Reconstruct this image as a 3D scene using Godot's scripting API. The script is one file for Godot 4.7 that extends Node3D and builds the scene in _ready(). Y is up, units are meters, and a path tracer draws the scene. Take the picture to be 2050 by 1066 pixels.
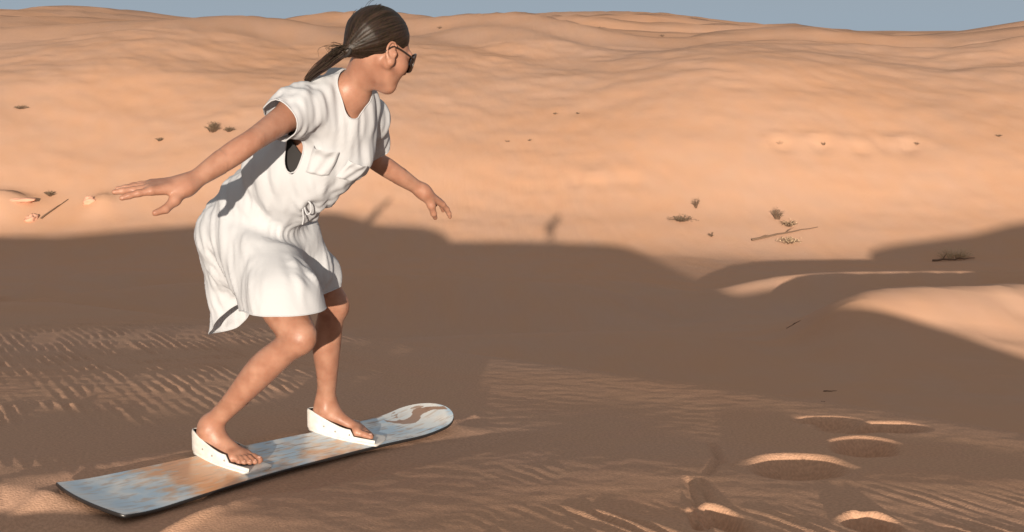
extends Node3D
# A woman in a white dress rides a sandboard down a dune at low sun; y is up, the eye is at EYE, the view runs along -z.
# In the terrain code d is the distance ahead (-z) and heights are relative to the eye.

const EYE := 1.3
var sun_travel := Vector3.ZERO
var M := {}
var fine := FastNoiseLite.new()
var soft := FastNoiseLite.new()

# ---------------------------------------------------------------- small helpers
func spl(x: float, w: float) -> float:
	var t := x / w
	if t > 20.0: return x
	if t < -20.0: return 0.0
	return w * log(1.0 + exp(t))

func sig(x: float) -> float:
	return 1.0 / (1.0 + exp(-clampf(x, -40.0, 40.0)))

func bell(x: float) -> float:
	return exp(-x * x) if absf(x) < 4.0 else 0.0

func sstep(a: float, b: float, x: float) -> float:
	var t := clampf((x - a) / (b - a), 0.0, 1.0)
	return t * t * (3.0 - 2.0 * t)

func hermite(t: Array, v: Array, x: float) -> float:
	var n := t.size()
	if x <= t[0]: return v[0]
	if x >= t[n - 1]: return v[n - 1]
	var i := 0
	while x >= t[i + 1]: i += 1
	var h: float = t[i + 1] - t[i]
	var u: float = (x - t[i]) / h
	var s1: float = (v[i + 1] - v[i]) / h
	var m0 := s1
	var m1 := s1
	if i > 0:
		var s0: float = (v[i] - v[i - 1]) / (t[i] - t[i - 1])
		m0 = 2.0 * s0 * s1 / (s0 + s1) if s0 * s1 > 0.0 else 0.0
	if i < n - 2:
		var s2: float = (v[i + 2] - v[i + 1]) / (t[i + 2] - t[i + 1])
		m1 = 2.0 * s1 * s2 / (s1 + s2) if s1 * s2 > 0.0 else 0.0
	return (2.0 * u * u * u - 3.0 * u * u + 1.0) * v[i] + (u * u * u - 2.0 * u * u + u) * h * m0 + (3.0 * u * u - 2.0 * u * u * u) * v[i + 1] + (u * u * u - u * u) * h * m1

func tag(o: Node, label: String, category := "", group := "", kind := "") -> Node:
	if label: o.set_meta("label", label)
	if category: o.set_meta("category", category)
	if group: o.set_meta("group", group)
	if kind: o.set_meta("kind", kind)
	return o

func base(called: String, where: Vector3) -> Node3D:
	var o := Node3D.new()
	o.name = called
	add_child(o, true)
	o.position = where
	return o

func put(called: String, mesh: Mesh, m: Material, parent: Node = self) -> MeshInstance3D:
	var o := MeshInstance3D.new()
	o.name = called
	o.mesh = mesh
	o.material_override = m
	parent.add_child(o, true)
	return o

func arr_mesh(v: PackedVector3Array, n: PackedVector3Array, idx: PackedInt32Array, col := PackedColorArray(), uv := PackedVector2Array()) -> ArrayMesh:
	var a := []
	a.resize(Mesh.ARRAY_MAX)
	a[Mesh.ARRAY_VERTEX] = v
	a[Mesh.ARRAY_NORMAL] = n
	a[Mesh.ARRAY_INDEX] = idx
	if col.size(): a[Mesh.ARRAY_COLOR] = col
	if uv.size(): a[Mesh.ARRAY_TEX_UV] = uv
	var m := ArrayMesh.new()
	m.add_surface_from_arrays(Mesh.PRIMITIVE_TRIANGLES, a)
	return m

func smooth_normals(v: PackedVector3Array, idx: PackedInt32Array) -> PackedVector3Array:
	var n := PackedVector3Array()
	n.resize(v.size())
	for i in range(0, idx.size(), 3):
		var a := idx[i]
		var b := idx[i + 1]
		var c := idx[i + 2]
		var f := (v[c] - v[a]).cross(v[b] - v[a])   # clockwise fronts
		n[a] += f
		n[b] += f
		n[c] += f
	for i in n.size(): n[i] = n[i].normalized()
	return n

# a strip of rings (all the same size) joined into a tube or a sheet
func skin_rings(rings: Array, closed: bool, cap0 := false, cap1 := false) -> ArrayMesh:
	var v := PackedVector3Array()
	var idx := PackedInt32Array()
	var w: int = rings[0].size()
	for r in rings:
		v.append_array(r)
	for j in rings.size() - 1:
		for i in (w if closed else w - 1):
			var a := j * w + i
			var b := j * w + (i + 1) % w
			idx.append_array([a, b, a + w, b, b + w, a + w])
	for e in [[cap0, 0], [cap1, rings.size() - 1]]:
		if e[0]:
			var c := Vector3.ZERO
			var o: int = e[1] * w
			for i in w: c += v[o + i] / w
			v.append(c)
			var k := v.size() - 1
			for i in w:
				if e[1] == 0: idx.append_array([k, o + (i + 1) % w, o + i])
				else: idx.append_array([k, o + i, o + (i + 1) % w])
	return arr_mesh(v, smooth_normals(v, idx), idx)

func tube(pts: Array, radii: Array, sides := 8, flat := 1.0) -> ArrayMesh:
	var rings := []
	var side := Vector3.ZERO
	for i in pts.size():
		var d: Vector3 = (pts[mini(i + 1, pts.size() - 1)] - pts[maxi(i - 1, 0)]).normalized()
		if side == Vector3.ZERO:
			side = d.cross(Vector3.UP if absf(d.y) < 0.9 else Vector3.RIGHT).normalized()
		side = (side - d * side.dot(d)).normalized()
		var up := side.cross(d)
		var r := PackedVector3Array()
		for k in sides:
			var t := TAU * k / sides
			r.append(pts[i] + (side * cos(t) + up * sin(t) * flat) * radii[i])
		rings.append(r)
	return skin_rings(rings, true, true, true)

func spline(pts: Array, per: int) -> Array:
	var c := Curve3D.new()
	for i in pts.size():
		var t: Vector3 = (pts[mini(i + 1, pts.size() - 1)] - pts[maxi(i - 1, 0)]) / 6.0
		c.add_point(pts[i], -t, t)
	var out := []
	for i in per + 1:
		out.append(c.samplef((pts.size() - 1.0) * i / per))
	return out

# ---------------------------------------------------------------- implicit bodies: distance to round cones and ellipsoids, meshed as surface nets
class Prim:
	var kind := 0            # 0 round cone, 1 ellipsoid
	var a: Vector3
	var ab: Vector3
	var l2 := 1.0
	var ra := 0.0
	var rb := 0.0
	var n := Vector3.ZERO    # direction in which a round cone is flattened
	var f := 0.0
	var inv: Basis
	var r: Vector3
	var k := 0.02
	var cut := false
	var pts: PackedVector3Array
	var rad: PackedFloat32Array
	func dist(p: Vector3) -> float:
		if kind == 2:
			var best := 1000.0
			for i in pts.size() - 1:
				var o := pts[i]
				var s := pts[i + 1] - o
				var w := p - o
				var t := clampf(w.dot(s) / s.length_squared(), 0.0, 1.0)
				best = minf(best, (w - s * t).length() - lerpf(rad[i], rad[i + 1], t))
			return best
		if kind == 0:
			var q := p - a
			var t := clampf(q.dot(ab) / l2, 0.0, 1.0)
			q -= ab * t
			if f != 0.0: q += n * (q.dot(n) * f)
			return q.length() - lerpf(ra, rb, t)
		var e := inv * (p - a)
		var k0 := (e / r).length()
		var k1 := (e / (r * r)).length()
		return k0 * (k0 - 1.0) / maxf(k1, 0.00001)

func cone(a: Vector3, b: Vector3, ra: float, rb: float, k := 0.02, n := Vector3.ZERO, squash := 1.0) -> Prim:
	var p := Prim.new()
	p.a = a
	p.ab = b - a
	p.l2 = maxf(p.ab.length_squared(), 0.0000001)
	p.ra = ra
	p.rb = rb
	p.k = k
	p.n = n.normalized() if n != Vector3.ZERO else n
	p.f = 1.0 / squash - 1.0
	return p

# a limb: a smooth path with a radius at each point
func limb(path: Array, radii: Array, k := 0.02, each := 3) -> Prim:
	var p := Prim.new()
	p.kind = 2
	p.k = k
	var n := path.size()
	for i in n - 1:
		for j in each:
			var t := float(j) / each
			p.pts.append((path[i] as Vector3).cubic_interpolate(path[i + 1], path[maxi(i - 1, 0)], path[mini(i + 2, n - 1)], t))
			p.rad.append(cubic_interpolate(radii[i], radii[i + 1], radii[maxi(i - 1, 0)], radii[mini(i + 2, n - 1)], t))
	p.pts.append(path[n - 1])
	p.rad.append(radii[n - 1])
	return p

func ball(c: Vector3, r: Vector3, k := 0.02, b := Basis.IDENTITY, cut := false) -> Prim:
	var p := Prim.new()
	p.kind = 1
	p.a = c
	p.r = r
	p.inv = b.orthonormalized().inverse()
	p.k = k
	p.cut = cut
	return p

func field(p: Vector3, list: Array[Prim]) -> float:
	var d := 1000.0
	for q in list:
		var e := q.dist(p)
		if q.cut:
			e = -e
			var h := maxf(q.k - absf(d - e), 0.0) / q.k
			d = maxf(d, e) + h * h * q.k * 0.25
		else:
			var h := maxf(q.k - absf(d - e), 0.0) / q.k
			d = minf(d, e) - h * h * q.k * 0.25
	return d

# returns [vertices, indices]
func nets(lo: Vector3, hi: Vector3, cell: float, list: Array[Prim]) -> Array:
	var B := 6
	var nb := Vector3i(((hi - lo) / (cell * B)).ceil())
	var g := nb * B + Vector3i.ONE
	var sy := g.x
	var sz := g.x * g.y
	var val := PackedFloat32Array()
	val.resize(sz * g.z)
	val.fill(1000.0)
	var half := cell * B * 0.5
	var reach := half * 1.7321 + cell * 2.0
	var live: Array[Vector3i] = []
	for bz in nb.z:
		for by in nb.y:
			for bx in nb.x:
				var c := lo + Vector3(bx, by, bz) * (cell * B) + Vector3.ONE * half
				var near: Array[Prim] = []
				var dm := 1000.0
				for q in list:
					var e := q.dist(c)
					if q.cut:
						if e < reach * 1.6 + q.k: near.append(q)
					else:
						dm = minf(dm, e)
						if e < reach * 1.6 + q.k: near.append(q)
				if dm > reach + 0.03 or near.is_empty(): continue
				var d := field(c, near)
				if absf(d) > reach * 1.25: continue
				live.append(Vector3i(bx, by, bz))
				for z in B + 1:
					for y in B + 1:
						var at := bx * B + (by * B + y) * sy + (bz * B + z) * sz
						var p := lo + Vector3(bx * B, by * B + y, bz * B + z) * cell
						for x in B + 1:
							if val[at + x] > 999.0:
								val[at + x] = field(p + Vector3(x * cell, 0, 0), near)
	var ids := PackedInt32Array()
	ids.resize(sz * g.z)
	ids.fill(-1)
	var v := PackedVector3Array()
	var co: Array[int] = [0, 1, sy, sy + 1, sz, sz + 1, sz + sy, sz + sy + 1]
	var cp: Array[Vector3] = [Vector3(0, 0, 0), Vector3(1, 0, 0), Vector3(0, 1, 0), Vector3(1, 1, 0), Vector3(0, 0, 1), Vector3(1, 0, 1), Vector3(0, 1, 1), Vector3(1, 1, 1)]
	var ea: Array[int] = [0, 2, 4, 6, 0, 1, 4, 5, 0, 1, 2, 3]
	var eb: Array[int] = [1, 3, 5, 7, 2, 3, 6, 7, 4, 5, 6, 7]
	for b in live:
		for z in B:
			for y in B:
				for x in B:
					var at := b.x * B + x + (b.y * B + y) * sy + (b.z * B + z) * sz
					var s := 0
					for i in 8:
						if val[at + co[i]] < 0.0: s += 1
					if s == 0 or s == 8: continue
					var sum := Vector3.ZERO
					var c := 0
					for i in 12:
						var d0 := val[at + co[ea[i]]]
						var d1 := val[at + co[eb[i]]]
						if (d0 < 0.0) != (d1 < 0.0):
							sum += cp[ea[i]].lerp(cp[eb[i]], d0 / (d0 - d1))
							c += 1
					ids[at] = v.size()
					v.append(lo + (Vector3(b.x * B + x, b.y * B + y, b.z * B + z) + sum / c) * cell)
	var idx := PackedInt32Array()
	var st: Array[int] = [1, sy, sz]
	for b in live:
		for z in B:
			for y in B:
				for x in B:
					var at := b.x * B + x + (b.y * B + y) * sy + (b.z * B + z) * sz
					if ids[at] < 0: continue
					var d0 := val[at]
					for ax in 3:
						var d1 := val[at + st[ax]]
						if (d0 < 0.0) == (d1 < 0.0): continue
						var u := st[(ax + 1) % 3]
						var w := st[(ax + 2) % 3]
						if at - u - w < 0: continue
						var i0 := ids[at]
						var i1 := ids[at - u]
						var i2 := ids[at - u - w]
						var i3 := ids[at - w]
						if i1 < 0 or i2 < 0 or i3 < 0: continue
						if d0 < 0.0: idx.append_array([i0, i2, i1, i0, i3, i2])
						else: idx.append_array([i0, i1, i2, i0, i2, i3])
	return [v, idx]

func join_into(acc: Array, part: Array, xf := Transform3D.IDENTITY) -> void:
	var o: int = acc[0].size()
	for p in part[0]: acc[0].append(xf * p)
	for i in part[1]: acc[1].append(i + o)

# ---------------------------------------------------------------- the sand
const VT := [-400.0, 5.0, 15.0, 30.0, 45.0, 55.0, 62.0, 66.5, 72.5, 78.0, 84.0, 95.0, 110.0, 128.0, 165.0, 210.0, 300.0, 450.0, 700.0, 1100.0, 3000.0]
const VH := [-9.0, -7.0, -7.0, -7.6, -8.7, -9.5, -9.75, -8.6, -5.6, -3.4, -1.7, 0.1, 1.2, 1.3, 1.1, 1.5, 2.6, 5.2, 8.0, 4.0, -20.0]
const CX := [-60.0, -40.0, -26.4, -22.0, -17.3, -14.0, -11.5, -10.0, -9.2, -7.0, -5.5, -3.1, -1.05, 1.5, 3.6, 5.7, 7.3, 9.35, 10.6, 12.4, 13.3, 13.7, 14.1, 17.3, 19.0, 21.2, 26.0, 40.0, 60.0]
const CH := [-2.0, -1.6, -1.03, -0.6, -0.22, 0.1, 0.36, 0.1, -0.2, -0.32, -0.6, -1.0, -1.3, -1.42, -2.1, -2.6, -2.4, -2.9, -3.35, -3.9, -3.2, -2.0, -1.45, -0.92, -0.7, -0.22, 0.3, 0.0, -1.0]
# the board's frame (x, height, d)
const BT := Vector3(-1.16461, -1.27357, 3.75000)
const BA := Vector3(0.59965, -0.06878, 0.79730)
const BW := Vector3(0.79055, -0.10384, -0.60353)
const BN := Vector3(0.12430, 0.99221, -0.00790)
# footprints: x, d, half length, half width, turn, depth
const PRINTS := [[0.895, 4.235, 0.16, 0.21, -0.25, 0.100, 0.20], [1.214, 4.660, 0.13, 0.19, -0.25, 0.090, 0.16], [1.269, 5.100, 0.14, 0.14, -0.15, 0.080, 0.0], [1.437, 5.095, 0.15, 0.13, -0.15, 0.085, 0.0], [1.220, 5.255, 0.15, 0.10, -0.15, 0.060, 0.0], [0.559, 3.530, 0.06, 0.16, 0.25, 0.07, 0.20], [0.939, 3.495, 0.08, 0.10, 0.2, 0.065, 0.20], [0.492, 3.520, 0.025, 0.12, 0.1, 0.03, 0.1]]
# thin cracks and furrows: x0 d0 x1 d1 width depth (negative depth is a ridge)
const LINES := [[0.701, 4.745, 0.678, 4.415, 0.012, 0.018], [0.678, 4.415, 0.595, 4.110, 0.012, 0.018], [0.678, 4.415, 0.699, 4.260, 0.008, 0.008], [0.530, 4.050, 0.519, 3.800, 0.012, 0.018], [0.519, 3.800, 0.476, 3.435, 0.014, 0.02], [0.567, 4.050, 0.549, 3.735, 0.012, 0.018],
	[-0.926, 3.375, -0.774, 3.615, 0.030, -0.015], [-0.774, 3.615, -0.631, 4.005, 0.026, -0.015], [-0.631, 4.005, -0.463, 4.470, 0.022, -0.012], [-0.244, 5.010, -0.137, 5.305, 0.022, -0.016], [-1.305, 3.820, -1.381, 3.620, 0.035, -0.016]]

const TRACKS := [[13.9, 72.3, 0.16], [15.9, 72.4, 0.16], [16.5, 72.7, 0.13], [18.0, 72.3, 0.16], [20.4, 72.5, 0.16], [21.0, 72.8, 0.13], [14.6, 72.6, 0.10], [19.2, 72.6, 0.10], [3.2, 69.8, 0.10], [4.3, 69.6, 0.10], [5.2, 69.9, 0.10], [6.1, 69.7, 0.09]]

func saw(t: float) -> float:
	var u := t - floorf(t)
	u = u / 0.68 if u < 0.68 else (1.0 - u) / 0.32
	return u - 0.12 * sstep(0.75, 1.0, u)

func fore(x: float, d: float) -> float:
	var f := -1.25 - 0.012 * (x + 1.1) - 0.1190 * (spl(d - 1.0, 0.6) - 2.7) - 0.0012 * maxf(d - 3.7, 0.0) * maxf(d - 3.7, 0.0)
	f -= 0.10 * spl(-(d + 1.0), 0.8)
	var dc := 7.55 - 1.2 * clampf(x, -4.0, 2.4)
	f += 0.022 * bell((d - dc + 0.15) / 0.8)
	return f - 0.55 * spl(d - dc, 0.10) - 0.5 * spl(x - 2.7, 0.35)

func near_detail(x: float, d: float) -> float:
	# ripples in patches, footprints, cracks, the furrow that the board cuts
	var e := 0.0
	var m := 0.0
	var nz := soft.get_noise_2d(x * 60.0, d * 60.0)
	var gap := sstep(-0.25, 0.25, nz + 0.35 * soft.get_noise_2d(x * 190.0 + 50.0, d * 190.0))
	# far left band and the patch behind the rider
	m += 1.5 * sstep(-0.5, -1.4, x) * sstep(6.2, 7.0, d) * sstep(10.5, 9.0, d)
	m += 1.2 * (0.35 + 0.65 * gap) * bell((x + 1.15) / 0.9) * bell((d - 6.0) / 1.0) * sstep(-0.25, -0.65, x)
	m += 1.2 * gap * bell((x + 1.95) / 0.35) * bell((d - 5.4) / 0.6)
	m += 1.2 * bell((x + 1.6) / 0.28) * bell((d - 3.95) / 0.25)
	# right of the board, and the lower right corner
	m += 1.3 * gap * bell((x - 0.25) / 0.26) * bell((d - 3.8) / 0.5)
	m += 1.3 * sstep(3.75, 3.35, d + 0.12 * nz) * sstep(-0.15, 0.15, x)
	m += 1.3 * bell((x - 1.25) / 0.3) * bell((d - 3.6) / 0.25)
	m = minf(m, 1.4)
	if m > 0.02:
		var turn := 0.44
		var wave := 0.054
		var ph := (x * cos(turn) + d * sin(turn)) / wave
		ph += 0.45 * soft.get_noise_2d(x * 26.0, d * 9.0) + 0.10 * fine.get_noise_2d(x * 4.0, d * 1.0)
		var t := ph - floorf(ph)
		var tri := t / 0.62 if t < 0.62 else (1.0 - t) / 0.38
		e += m * 0.0105 * (tri * tri * (3.0 - 2.0 * tri) - 0.5) * clampf(0.50 + 1.6 * soft.get_noise_2d(x * 200.0 + d * 80.0 + 9.0, d * 95.0), 0.0, 1.4)
	e += 0.0022 * fine.get_noise_2d(x * 6.0, d * 6.0) + 0.006 * soft.get_noise_2d(x * 28.0 + 31.0, d * 18.0)
	# a bank under the board's tail that faces the low sun
	e -= 0.11 * sstep(3.80, 3.46, d + 0.35 * (x + 1.3) + 0.05 * nz) * bell((x + 1.28) / 0.45) * sstep(1.4, 2.2, d)
	# low swells
	e += 0.040 * bell((x + 2.5) / 1.5) * bell((d - 8.8) / 0.9) + 0.030 * bell((x + 1.3) / 0.9) * bell((d - 6.4) / 0.7)
	e += 0.022 * bell((x - 1.35) / 0.5) * bell((d - 4.0) / 0.4) + 0.016 * bell((x - 0.3) / 0.35) * bell((d - 4.25) / 0.45) + 0.016 * bell((x + 1.7) / 0.3) * bell((d - 4.2) / 0.3)
	for p in PRINTS:
		var c := cos(p[4])
		var s := sin(p[4])
		var px: float = ((x - p[0]) * c + (d - p[1]) * s) / p[2]
		var pd: float = (-(x - p[0]) * s + (d - p[1]) * c) / p[3]
		var r := sqrt(px * px + pd * pd)
		if r < 2.2:
			r += 0.10 * soft.get_noise_2d(x * 110.0, d * 110.0)
			e += p[5] * (-0.9 * sstep(1.02, 0.30, r) + p[6] * bell((r - 1.03) / 0.20) * sstep(0.0, 0.9, pd))
	for l in LINES:
		var ax: float = l[2] - l[0]
		var ad: float = l[3] - l[1]
		var t := clampf(((x - l[0]) * ax + (d - l[1]) * ad) / (ax * ax + ad * ad), 0.0, 1.0)
		var q := Vector2(x - l[0] - ax * t, d - l[1] - ad * t).length()
		if q < l[4] * 2.5:
			var cut: float = l[5] * (1.0 + 0.35 * soft.get_noise_2d(x * 90.0, d * 90.0))
			e -= cut * bell(q / l[4]) * (sstep(0.0, 0.12, t) * sstep(1.0, 0.88, t) * 0.6 + 0.4)
	return e

func board_bed(x: float, d: float, h: float) -> float:
	var ex := x - BT.x
	var ed := d - BT.z
	var plane := BT.y - (BN.x * ex + BN.z * ed) / BN.y
	var s := (ex * BA.x + ed * BA.z) / (BA.x * BA.x + BA.z * BA.z)
	var l := (ex * BW.x + ed * BW.z) / (BW.x * BW.x + BW.z * BW.z)
	var w := sstep(0.42, 0.20, absf(l + 0.01)) * sstep(-0.34, -0.12, s) * sstep(1.75, 1.50, s)
	var out := lerpf(h, plane - 0.016, w)
	return out

func ground(x: float, d: float, vd := NAN, cx := NAN) -> float:
	var v := hermite(VT, VH, d) if is_nan(vd) else vd
	if d > 14.0 and d < 70.0 and x > -18.0:
		v += 0.9 * bell((d - 45.0 - 0.12 * x) / (3.2 if d < 45.0 + 0.12 * x else 1.4)) * sstep(6.0, 2.0, x) * sstep(-16.0, -9.0, x)
		var vf := sstep(16.0, 24.0, d) * sstep(60.0, 52.0, d) * sstep(7.5, 4.5, x)
		v += vf * (0.38 * sin(d * 0.42 - x * 0.22 + 0.8 * sin(x * 0.17)) + 0.16 * sin(d * 0.9 + x * 0.35))
		# a low dune on the right, its face to the sun, and a small ridge behind it
		var md := d - 35.5 - 0.25 * (x - 10.0)
		v += 1.60 * sig((x - 7.9) / 0.45) * (exp(md / 3.2 - 0.1 * md * md) if md < 0.0 else bell(md / 4.0))
		v += 1.12 * sig((x - 7.4) / 1.1) * bell((d - 47.0) / 1.3)
		if d > 28.0 and d < 40.0 and x > 5.0: v += sig((x - 7.5) / 0.8) * (0.10 * fine.get_noise_2d(x * 0.35, d * 0.7) + 0.03 * sin(d * 4.5 + x * 0.8 + 2.0 * sin(x * 0.9)))
		v += 0.02 * fine.get_noise_2d(x * 1.6, d * 0.9) * sstep(14.0, 20.0, d)
	if d > 50.0:
		v += 4.4 * bell((x + 103.0) / 26.0) * bell((d - 330.0) / 45.0)
		v += 2.2 * bell((x - 14.0) / 36.0) * bell((d - 190.0) / 35.0) * sig((x + 9.0) / 2.0)
		v += 1.9 * bell((x - 68.0) / 15.0) * bell((d - 165.0) / 30.0)
		v -= 2.0 * sstep(18.0, 48.0, x) * sstep(105.0, 150.0, d) * sstep(300.0, 220.0, d)
		v -= 1.1 * bell((x - 29.0) / 9.0) * sstep(88.0, 105.0, d) * sstep(200.0, 160.0, d)
		v -= 4.2 * sstep(10.0, 90.0, x) * sstep(230.0, 380.0, d) * sstep(1500.0, 900.0, d)
		var b := sig((d - 66.0) / 5.0) * sig((150.0 - d) / 20.0)
		v += b * (0.55 * sin(x * 0.16 + 0.6 + 0.02 * d) * sin(d * 0.13 + x * 0.05) + 0.3 * sin(x * 0.31 - d * 0.12 + 1.0))
		if d > 66.0:
			v += (0.15 * soft.get_noise_2d(x * 6.0, d * 9.0) + 0.055 * soft.get_noise_2d(x * 20.0 + 70.0, d * 30.0)) * sig((d - 72.0) / 4.0)
		if d > 74.0 and d < 1600.0:
			var wx := x + 9.0 * sin(d * 0.021 + 1.3) + 4.0 * sin(x * 0.05 + 0.4)
			var wd := d + 7.0 * sin(x * 0.045) + 3.5 * sin(x * 0.13 + 1.7) + 2.0 * sin(d * 0.11 + x * 0.06)
			var r := saw(wd / 19.0 + 0.25 * sin(wx * 0.07) + 0.12 * sin(wx * 0.19 + 1.0))
			var r2 := saw(wd / 8.3 + wx * 0.012 + 0.35 * sin(wx * 0.11) + 0.2 * sin(wx * 0.31 + d * 0.05))
			var g := 0.5 + 0.5 * sin(wx * 0.043 + wd * 0.03)
			v += sig((d - 93.0) / 5.0) * (1.0 - 0.35 * sstep(140.0, 180.0, d) * sstep(280.0, 230.0, d)) * (1.5 * (r - 0.5) * (0.4 + 0.6 * g) + 0.9 * (r2 - 0.4) * (1.2 - g))
		# wind ripples and old tracks on the big slope
		if d > 63.0 and d < 100.0 and absf(x) < 36.0:
			var m := sstep(-0.1, 0.35, soft.get_noise_2d(x * 4.0 + 90.0, d * 6.0)) * sstep(63.0, 67.0, d) * sstep(100.0, 90.0, d)
			v += m * 0.020 * sin(d * 5.2 + x * 0.7 + 5.0 * soft.get_noise_2d(x * 9.0, d * 4.0))
			v += 0.028 * soft.get_noise_2d(x * 46.0 + 11.0, d * 60.0) * sstep(63.0, 67.0, d)
			for q in TRACKS:
				var e := Vector2(x - q[0], d - q[1]).length()
				if e < 1.6: v += q[2] * (-bell(e / 0.42) + 0.5 * bell((e - 0.85) / 0.3) * sstep(-0.2, 0.4, d - q[1]))
			# a hummock with a shaded back at the left
			v += 0.75 * bell((x + 25.2) / 1.5) * bell((d - 68.6) / (1.5 if d < 68.6 else 0.7))
			v += 0.4 * bell((x + 20.3) / 0.7) * bell((d - 68.9) / (0.9 if d < 68.9 else 0.5))
	if d > 22.0: return v
	var c := hermite(CX, CH, x) if is_nan(cx) else cx
	var w := sig((absf(x + 0.3) - 4.2) / 0.35)
	var cr := c - 0.34 * spl(d - 3.2, 0.5) - 0.12 * spl(3.0 - d, 0.5) - 6.0 * (1.0 - w) + 0.105
	var f := fore(x, d)
	f = spl(f - cr, 0.08) + cr
	if d > 2.0 and d < 11.0 and x > -5.0 and x < 3.5:
		if d < 6.5 and x > -2.6 and x < 2.0: f = board_bed(x, d, f)
		f += near_detail(x, d)
	return spl(f - v, 0.5) + v

# grid lines: fine between a and b, wider with the distance from there, but no wider than cap out to reach
func axis_steps(a: float, b: float, step: float, grow: float, cap: float, reach: float, lo: float, hi: float) -> PackedFloat32Array:
	var left: Array[float] = []
	var x := a
	while x > lo:
		var s := step + grow * (a - x)
		if x > -reach: s = minf(s, cap)
		x -= s
		left.append(x)
	left.reverse()
	var out := PackedFloat32Array(left)
	x = a
	while x < hi:
		out.append(x)
		var s := step + grow * maxf(x - b, 0.0)
		if x < reach: s = minf(s, cap)
		x += s
	out.append(x)
	return out

func build_sand() -> void:
	var xs := axis_steps(-3.2, 2.2, 0.0130, 0.05, 0.30, 31.0, -2600.0, 2600.0)
	var ds := axis_steps(2.6, 6.2, 0.0130, 0.0165, 0.42, 94.0, -300.0, 500.0)
	var d := ds[ds.size() - 1]
	while d < 2800.0:
		d *= 1.05
		ds.append(d)
	var nx := xs.size()
	var nd := ds.size()
	print("sand grid ", nx, " x ", nd)
	var v := PackedVector3Array()
	v.resize(nx * nd)
	var uv := PackedVector2Array()
	uv.resize(nx * nd)
	var col := PackedColorArray()
	col.resize(nx * nd)
	var cxs := PackedFloat32Array()
	for x in xs: cxs.append(hermite(CX, CH, x))
	var warm := Color(0.660, 0.368, 0.222)
	var pale := Color(0.612, 0.384, 0.272)
	for j in nd:
		var dd := ds[j]
		var vd := hermite(VT, VH, dd)
		for i in nx:
			var x := xs[i]
			var k := j * nx + i
			v[k] = Vector3(x, EYE + ground(x, dd, vd, cxs[i]), -dd)
			uv[k] = Vector2(x, dd)
			var t := 0.5 + 0.6 * soft.get_noise_2d(x * 2.2 + 400.0, dd * 2.2) + 0.35 * soft.get_noise_2d(x * 26.0, dd * 26.0)
			col[k] = warm.lerp(pale, clampf(t, 0.0, 1.0))
	var n := PackedVector3Array()
	n.resize(nx * nd)
	for j in nd:
		var j0 := maxi(j - 1, 0) * nx
		var j1 := mini(j + 1, nd - 1) * nx
		for i in nx:
			var a := v[j0 + i] - v[j1 + i]
			var b := v[j * nx + mini(i + 1, nx - 1)] - v[j * nx + maxi(i - 1, 0)]
			n[j * nx + i] = a.cross(b).normalized()
	var idx := PackedInt32Array()
	idx.resize((nx - 1) * (nd - 1) * 6)
	var q := 0
	for j in nd - 1:
		for i in nx - 1:
			var a := j * nx + i
			idx[q] = a
			idx[q + 1] = a + nx
			idx[q + 2] = a + 1
			idx[q + 3] = a + 1
			idx[q + 4] = a + nx
			idx[q + 5] = a + nx + 1
			q += 6
	var o := put("desert_sand", arr_mesh(v, n, idx, col, uv), M.sand)
	tag(o, "rippled orange desert sand with dunes rising behind a shaded hollow", "", "", "structure")

# ---------------------------------------------------------------- materials
func noise_tex(seed_: int, freq: float, size: int, normal: bool, strength := 4.0, ramp: Gradient = null, octaves := 3) -> NoiseTexture2D:
	var f := FastNoiseLite.new()
	f.seed = seed_
	f.frequency = freq
	f.fractal_octaves = octaves
	f.noise_type = FastNoiseLite.TYPE_SIMPLEX_SMOOTH
	var t := NoiseTexture2D.new()
	t.width = size
	t.height = size
	t.seamless = true
	t.noise = f
	t.as_normal_map = normal
	t.bump_strength = strength
	if ramp: t.color_ramp = ramp
	return t

func ramp(a: Color, b: Color) -> Gradient:
	var g := Gradient.new()
	g.set_color(0, a)
	g.set_color(1, b)
	return g

func mat(c: Color, rough := 0.8, spec := 0.4) -> StandardMaterial3D:
	var m := StandardMaterial3D.new()
	m.albedo_color = Color(c.r, c.g, c.b).linear_to_srgb()
	m.roughness = rough
	m.metallic_specular = spec
	m.cull_mode = BaseMaterial3D.CULL_DISABLED
	return m

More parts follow.
